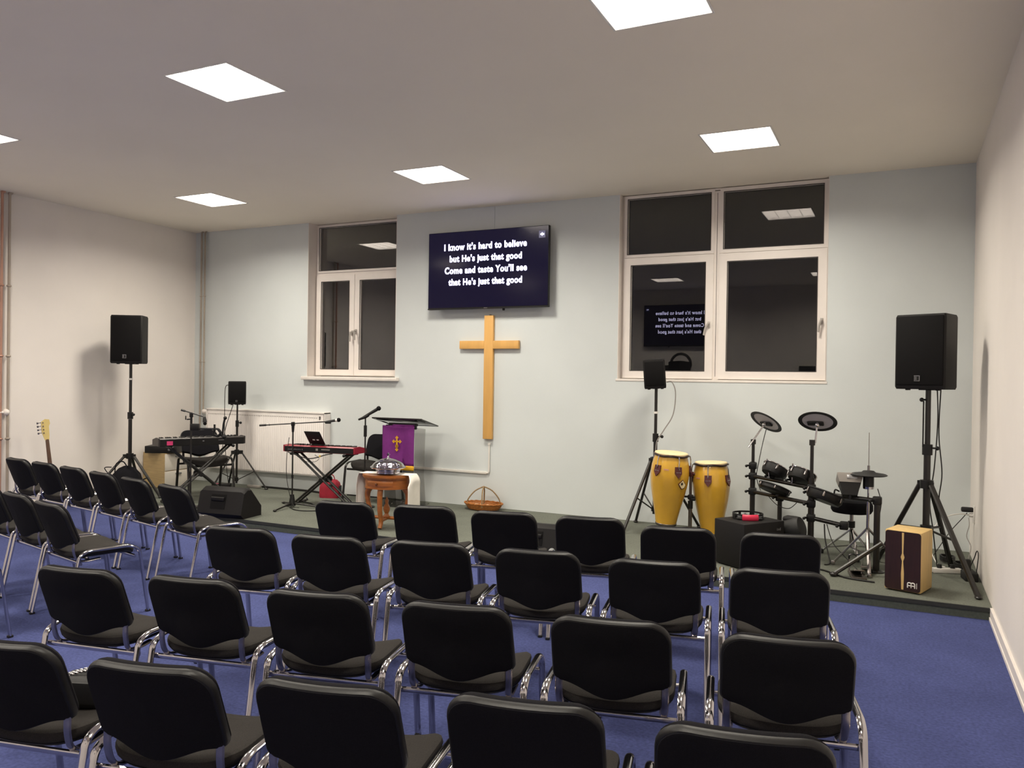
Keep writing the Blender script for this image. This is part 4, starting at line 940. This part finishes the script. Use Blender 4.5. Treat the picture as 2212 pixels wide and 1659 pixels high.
# kick tower and rack foot bar
m = MB(); m.tube([(9.30, -1.72, S+.018), (9.66, -1.50, .36)], .018, 8); m.ball((9.30, -1.72, S+.02), .024, 8, (1.4, 1.2, .8)); tag(m.build('rack_brace', 'metal_black'), 'slanted black brace tube in front of the hi-hat stand', 'brace')
t = thing('kick_pedal', 'metal kick drum pedal on the stage under the drum rack', 'pedal', (9.48, -1.62, S), R(10))
m = MB(); m.rbox((0, 0, .012), (.12, .26, .02), .005); m.rbox((0, -.01, .05), (.085, .22, .012), .004, rot=rotx(R(-14))); m.build('footboard', 'metal_grey', t)
m = MB(); m.tube(bend([(-.05, .11, .01), (-.05, .11, .16), (.05, .11, .16), (.05, .11, .01)], .02), .008, 6); m.cyl((0, .11, .16), (0, .06, .25), .005); m.build('hoop', 'chrome', t)
# cables
cable('drum_cable', 'black cable hanging from the drum rack to the stage floor', [(9.18, -1.16, .43), (9.19, -1.18, .30), (9.22, -1.22, .18), (9.24, -1.27, .10), (9.20, -1.32, .093)], .006)
cable('drum_cable', 'second black cable hanging in front of the drum throne', [(9.20, -1.16, .43), (9.26, -1.2, .27), (9.36, -1.25, .17), (9.47, -1.4, .10)], .004)
cable('drum_cable', 'black cable trailing along the stage floor under the drum rack', [(8.9, -1.4, .095), (9.05, -1.55, .095), (9.2, -1.55, .095), (9.4, -1.75, .095), (9.62, -1.8, .095)], .007)
cable('drum_cable', 'thin cable hanging down from the left cymbal pad', [(8.56, -.47, 1.25), (8.53, -.5, 1.1), (8.50, -.55, .9), (8.48, -.55, .75), (8.53, -.6, .62)], .004)
cable('drum_cable', 'cable drooping along the lower left rack bar', [(8.62, -.72, .59), (8.72, -.82, .52), (8.84, -.93, .51), (8.92, -1.0, .58)], .004)
cable('drum_cable', 'cable at the right side of the hi-hat pad', [(9.62, -1.3, .80), (9.65, -1.33, .68), (9.63, -1.33, .52), (9.62, -1.33, .36)], .004)
# black cube with tambourine
bx = Vector((8.585, -1.60, S)); rb = math.atan2(-.218, .299)
t = thing('subwoofer_cube', 'black cube speaker box in front of the drum kit', 'box', bx, rb)
m = MB(); m.rbox((0, 0, .205), (.37, .48, .39), .008); m.build('cabinet', 'cabinet_black', t)
o = text_mesh('logo', 'ind', 'badge_silver', t, 0, 0, 0, width=.045, size=.05); o.location = (.1865, .17, .33); o.rotation_euler = (0, 0, R(90))
for sx in (-1, 1):
    for sy in (-1, 1):
        m = MB(); m.cyl((sx*.15, sy*.2, 0), (sx*.15, sy*.2, .014), .016); m.build('foot', 'plastic_matt', t)
t = thing('tambourine', 'black tambourine with a red grip lying on the black cube', 'tambourine', (8.565, -1.56, S+.401), R(20))
m = MB()
for z0, z1 in ((0, .014), (.036, .05)):
    m.loft([[(r_*math.cos(2*math.pi*k/40), r_*math.sin(2*math.pi*k/40), z) for k in range(40)] for r_, z in ((.13, z0), (.135, z0), (.135, z1), (.126, z1), (.126, z0))], caps=False)
for k in range(8):
    a = 2*math.pi*(k+.5)/8; m.box((.1305*math.cos(a), .1305*math.sin(a), .025), (.008, .022, .05), rotz(a))
m.build('frame', 'plastic_black', t)
for k in range(8):
    a = 2*math.pi*k/8
    if k == 6: continue
    m = MB(); m.lathe([(.004, -.002), (.02, -.004), (.004, .002)], 12, (.130*math.cos(a), .130*math.sin(a), .021)); m.lathe([(.004, -.002), (.02, .004), (.004, .002)], 12, (.130*math.cos(a), .130*math.sin(a), .029)); m.build('jingle', 'badge_silver', t)
m = MB(); P = [(.131*math.cos(R(a)), .131*math.sin(R(a)), .025) for a in range(240, 301, 4)]; m.tube(P, .028, 10, flat=.5, up=(0, 0, 1)); m.build('grip', 'tambourine_red', t)
t = thing('stage_device', 'bulbous black device with a side knob behind the black cube', 'device', (8.93, -1.38, S), R(-15))
m = MB(); m.cyl((0, 0, 0), (0, 0, .22), .02); m.lathe([(.10, 0), (.10, .012), (.02, .03)], 20); m.build('foot', 'metal_black', t)
m = MB(); m.lathe([(.02, -.10), (.085, -.09), (.105, -.04), (.105, .06), (.09, .09), (.02, .10)], 20, (0, 0, .31), rot=Matrix.Rotation(R(70), 3, 'Y')); m.rbox((-.02, 0, .40), (.12, .10, .05), .02); m.build('body', 'plastic_matt', t)
m = MB(); m.cyl((.10, -.02, .27), (.16, -.03, .25), .012); m.ball((.165, -.03, .248), .024, 8); m.build('knob', 'plastic_matt', t)

# ------------------------------------------------------------------ cajon
ca = thing('cajon', 'wooden cajon drum with dark front panel at the right stage edge', 'drum', (9.865, -1.865, S), math.atan2(-.075, .24))
m = MB(); m.rbox((0, 0, .245), (.27, .285, .47), .008); m.build('box', 'cajon_birch', ca)
fo = rrect(.262, .46, .022, 5)
m = MB(); m.prism(fo, lambda u, v, tt: (u, tt, v+.245), -.1475, -.1425); m.build('front_panel', 'cajon_dark', ca)
m = MB(); m.prism([(-.006, -.222), (.010, -.222), (.012, -.10), (.005, .0), (.014, .03), (.005, .06), (.008, .222), (-.008, .222), (-.005, .06), (-.014, .03), (-.004, 0), (-.010, -.10)], lambda u, v, tt: (u+.0, tt, v+.245), -.1488, -.147); m.build('centre_flame', 'cajon_birch', ca)
m = MB()
def arch(x0, w_): return bend([(x0, -.149, .045), (x0, -.149, .085), (x0+w_, -.149, .085), (x0+w_, -.149, .045)], .014)
m.tube(arch(.040, .026), .0045, 6); m.tube(arch(.066, .026), .0045, 6); m.cyl((.040, -.149, .062), (.092, -.149, .062), .004, n=6); m.cyl((.106, -.149, .045), (.106, -.149, .088), .0025, n=6); m.build('logo', 'white_print', ca)
for sx in (-1, 1):
    for sy in (-1, 1):
        m = MB(); m.cyl((sx*.1, sy*.11, 0), (sx*.1, sy*.11, .012), .016); m.build('rubber_foot', 'plastic_matt', ca)

# ------------------------------------------------------------------ power strip, socket, cables
t = thing('power_strip', 'white power strip with two black plugs behind the cajon', 'power strip', (10.17, -1.10, S), R(22))
m = MB(); m.rbox((0, 0, .022), (.24, .055, .042), .008); m.build('body', 'plastic_white', t)
for x in (-.06, .05):
    m = MB(); m.cyl((x, 0, .04), (x, 0, .075), .021, .017); m.build('plug', 'plastic_matt', t)
t = thing('wall_socket', 'white wall socket with plugs on the right wall near the corner', 'socket', (W, -.52, .53), R(-90))
m = MB(); m.rbox((0, -.006, 0), (.085, .012, .16), .006); m.build('plate', 'plastic_white', t)
m = MB(); m.rbox((0, -.06, .04), (.045, .10, .045), .012); m.build('adapter', 'plastic_matt', t)
m = MB(); m.cyl((0, -.01, -.01), (0, -.045, -.01), .02, .016); m.build('plug', 'plastic_white', t)
cable('power_cable', 'white cable curving from the wall socket behind the right stand', [(W-.05, -.52, .52), (10.3, -.55, .53), (10.18, -.62, .50), (10.08, -.70, .40), (10.05, -.8, .25), (10.1, -1.0, .14), (10.16, -1.07, .13)], .005, 'plastic_white')
cable('power_cable', 'grey cable hanging slack from the wall socket', [(W-.05, -.55, .50), (10.37, -.6, .44), (10.35, -.62, .34), (10.38, -.68, .26), (10.36, -.74, .17), (10.33, -.8, .10)], .004, 'cable_grey')
cable('power_cable', 'dark cable slanting down from the wall socket to the floor', [(W-.06, -.52, .54), (10.32, -.53, .49), (10.22, -.56, .36), (10.12, -.62, .2), (10.05, -.7, .095)], .004)
cable('speaker_cable', 'left of two black cables hanging below the right loudspeaker', [(10.07, -1.18, 1.70), (10.08, -1.16, 1.4), (10.06, -1.15, 1.0), (10.03, -1.14, .7), (10.06, -1.1, .45), (10.10, -1.0, .12)], .005)
cable('speaker_cable', 'right of two black cables hanging below the right loudspeaker', [(10.10, -1.17, 1.70), (10.09, -1.15, 1.3), (10.12, -1.13, .95), (10.10, -1.12, .7), (10.13, -1.0, .4), (10.2, -.9, .10)], .005)
for k, (x, y) in enumerate(((10.30, -.88), (10.20, -.62))):
    m = MB(); m.tube([(x+(.055+.01*math.sin(3*a))*math.cos(a), y+(.10+.012*math.cos(5*a))*math.sin(a), S+.014+.012*(a/6.28)) for a in [2*math.pi*q/16 for q in range(64)]], .007, 6); tag(m.build('cable_coil', 'cable_black'), ['tangle of black cable on the stage floor by the right wall', 'tangle of black cable behind the right speaker stand'][k], 'cable')
cable('wall_loop_cable', 'thin black cable arching against the right wall near the floor', [(10.34, -1.0, .10), (10.38, -1.03, .22), (10.395, -1.10, .30), (10.40, -1.18, .27), (10.385, -1.2, .12)], .004)
m = MB(); m.rbox((0, 0, .035), (.10, .16, .07), .008); m.rbox((-.02, -.04, .12), (.035, .05, .12), .01); o = m.build('power_adapter', 'plastic_matt'); o.location = (10.33, -1.28, S); o.rotation_euler = (0, 0, R(10)); tag(o, 'black power adapter block on the stage beside the right stand leg', 'adapter')
cable('speaker_cable', 'grey cable looping from the small speaker under the large window', [(7.50, -.42, 1.70), (7.56, -.42, 1.70), (7.60, -.42, 1.58), (7.575, -.42, 1.35), (7.48, -.43, 1.18), (7.41, -.44, 1.06), (7.395, -.44, .95)], .006, 'cable_grey')
cable('speaker_cable', 'cable dropping from the left side of the small speaker by the radiator', [(1.23, -.50, 1.56), (1.18, -.52, 1.55), (1.16, -.52, 1.40), (1.165, -.52, .9), (1.19, -.50, .4), (1.24, -.5, .10)], .005)
cable('speaker_cable', 'cable slanting from the bottom of the small speaker by the radiator', [(1.28, -.48, 1.29), (1.24, -.5, 1.15), (1.19, -.52, .98), (1.175, -.55, .8), (1.19, -.6, .5)], .005)
cable('stage_cable', 'black cable along the foot of the back wall under the radiator', [(1.5, -.12, .10), (1.9, -.11, .10), (2.4, -.12, .10), (2.75, -.2, .095)], .014)
cable('stage_cable', 'black cable tangle on the floor under the red keyboard', [(2.72, -.6, .095), (2.85, -.75, .10), (2.76, -.82, .095), (2.9, -.9, .10), (3.1, -.95, .095), (3.3, -1.1, .095), (3.5, -1.0, .095)], .008)
cable('stage_cable', 'thin black cable on the stage in front of the red keyboard stand', [(3.05, -1.3, .094), (3.25, -1.42, .094), (3.45, -1.38, .094), (3.6, -1.2, .094)], .006)
cable('stage_cable', 'pale cable on the stage behind the wedge monitor', [(1.45, -.6, .094), (1.7, -.85, .094), (2.05, -1.1, .094), (2.25, -1.5, .094), (2.3, -1.9, .094)], .006, 'cable_grey')
cable('stage_cable', 'black cable along the wall foot behind the chair and lectern', [(3.0, -.10, .095), (3.3, -.09, .095), (3.7, -.10, .095), (4.0, -.2, .095)], .008)
m = MB(); m.rbox((0, 0, .03), (.26, .12, .06), .01); o = m.build('pedal_box', 'plastic_matt'); o.location = (1.02, -.42, S); o.rotation_euler = (0, 0, R(30)); tag(o, 'flat black pedal box on the stage behind the left keyboard stand', 'pedal')
m = MB(); m.box((-.05, -.03, .0615), (.05, .03, .003)); m.build('label', 'pink_tape', o)
m = MB(); m.rbox((0, 0, .02), (.22, .05, .04), .008); o = m.build('power_strip', 'module_grey'); o.location = (1.42, -.20, S); o.rotation_euler = (0, 0, R(5)); tag(o, 'pale power strip on the floor under the radiator', 'power strip')
m = MB(); m.rbox((0, 0, .03), (.16, .09, .05), .012); o = m.build('foot_pedal', 'plastic_matt'); o.location = (3.42, -1.02, S); o.rotation_euler = (0, 0, R(15)); tag(o, 'black sustain pedal on the stage under the red keyboard', 'pedal')
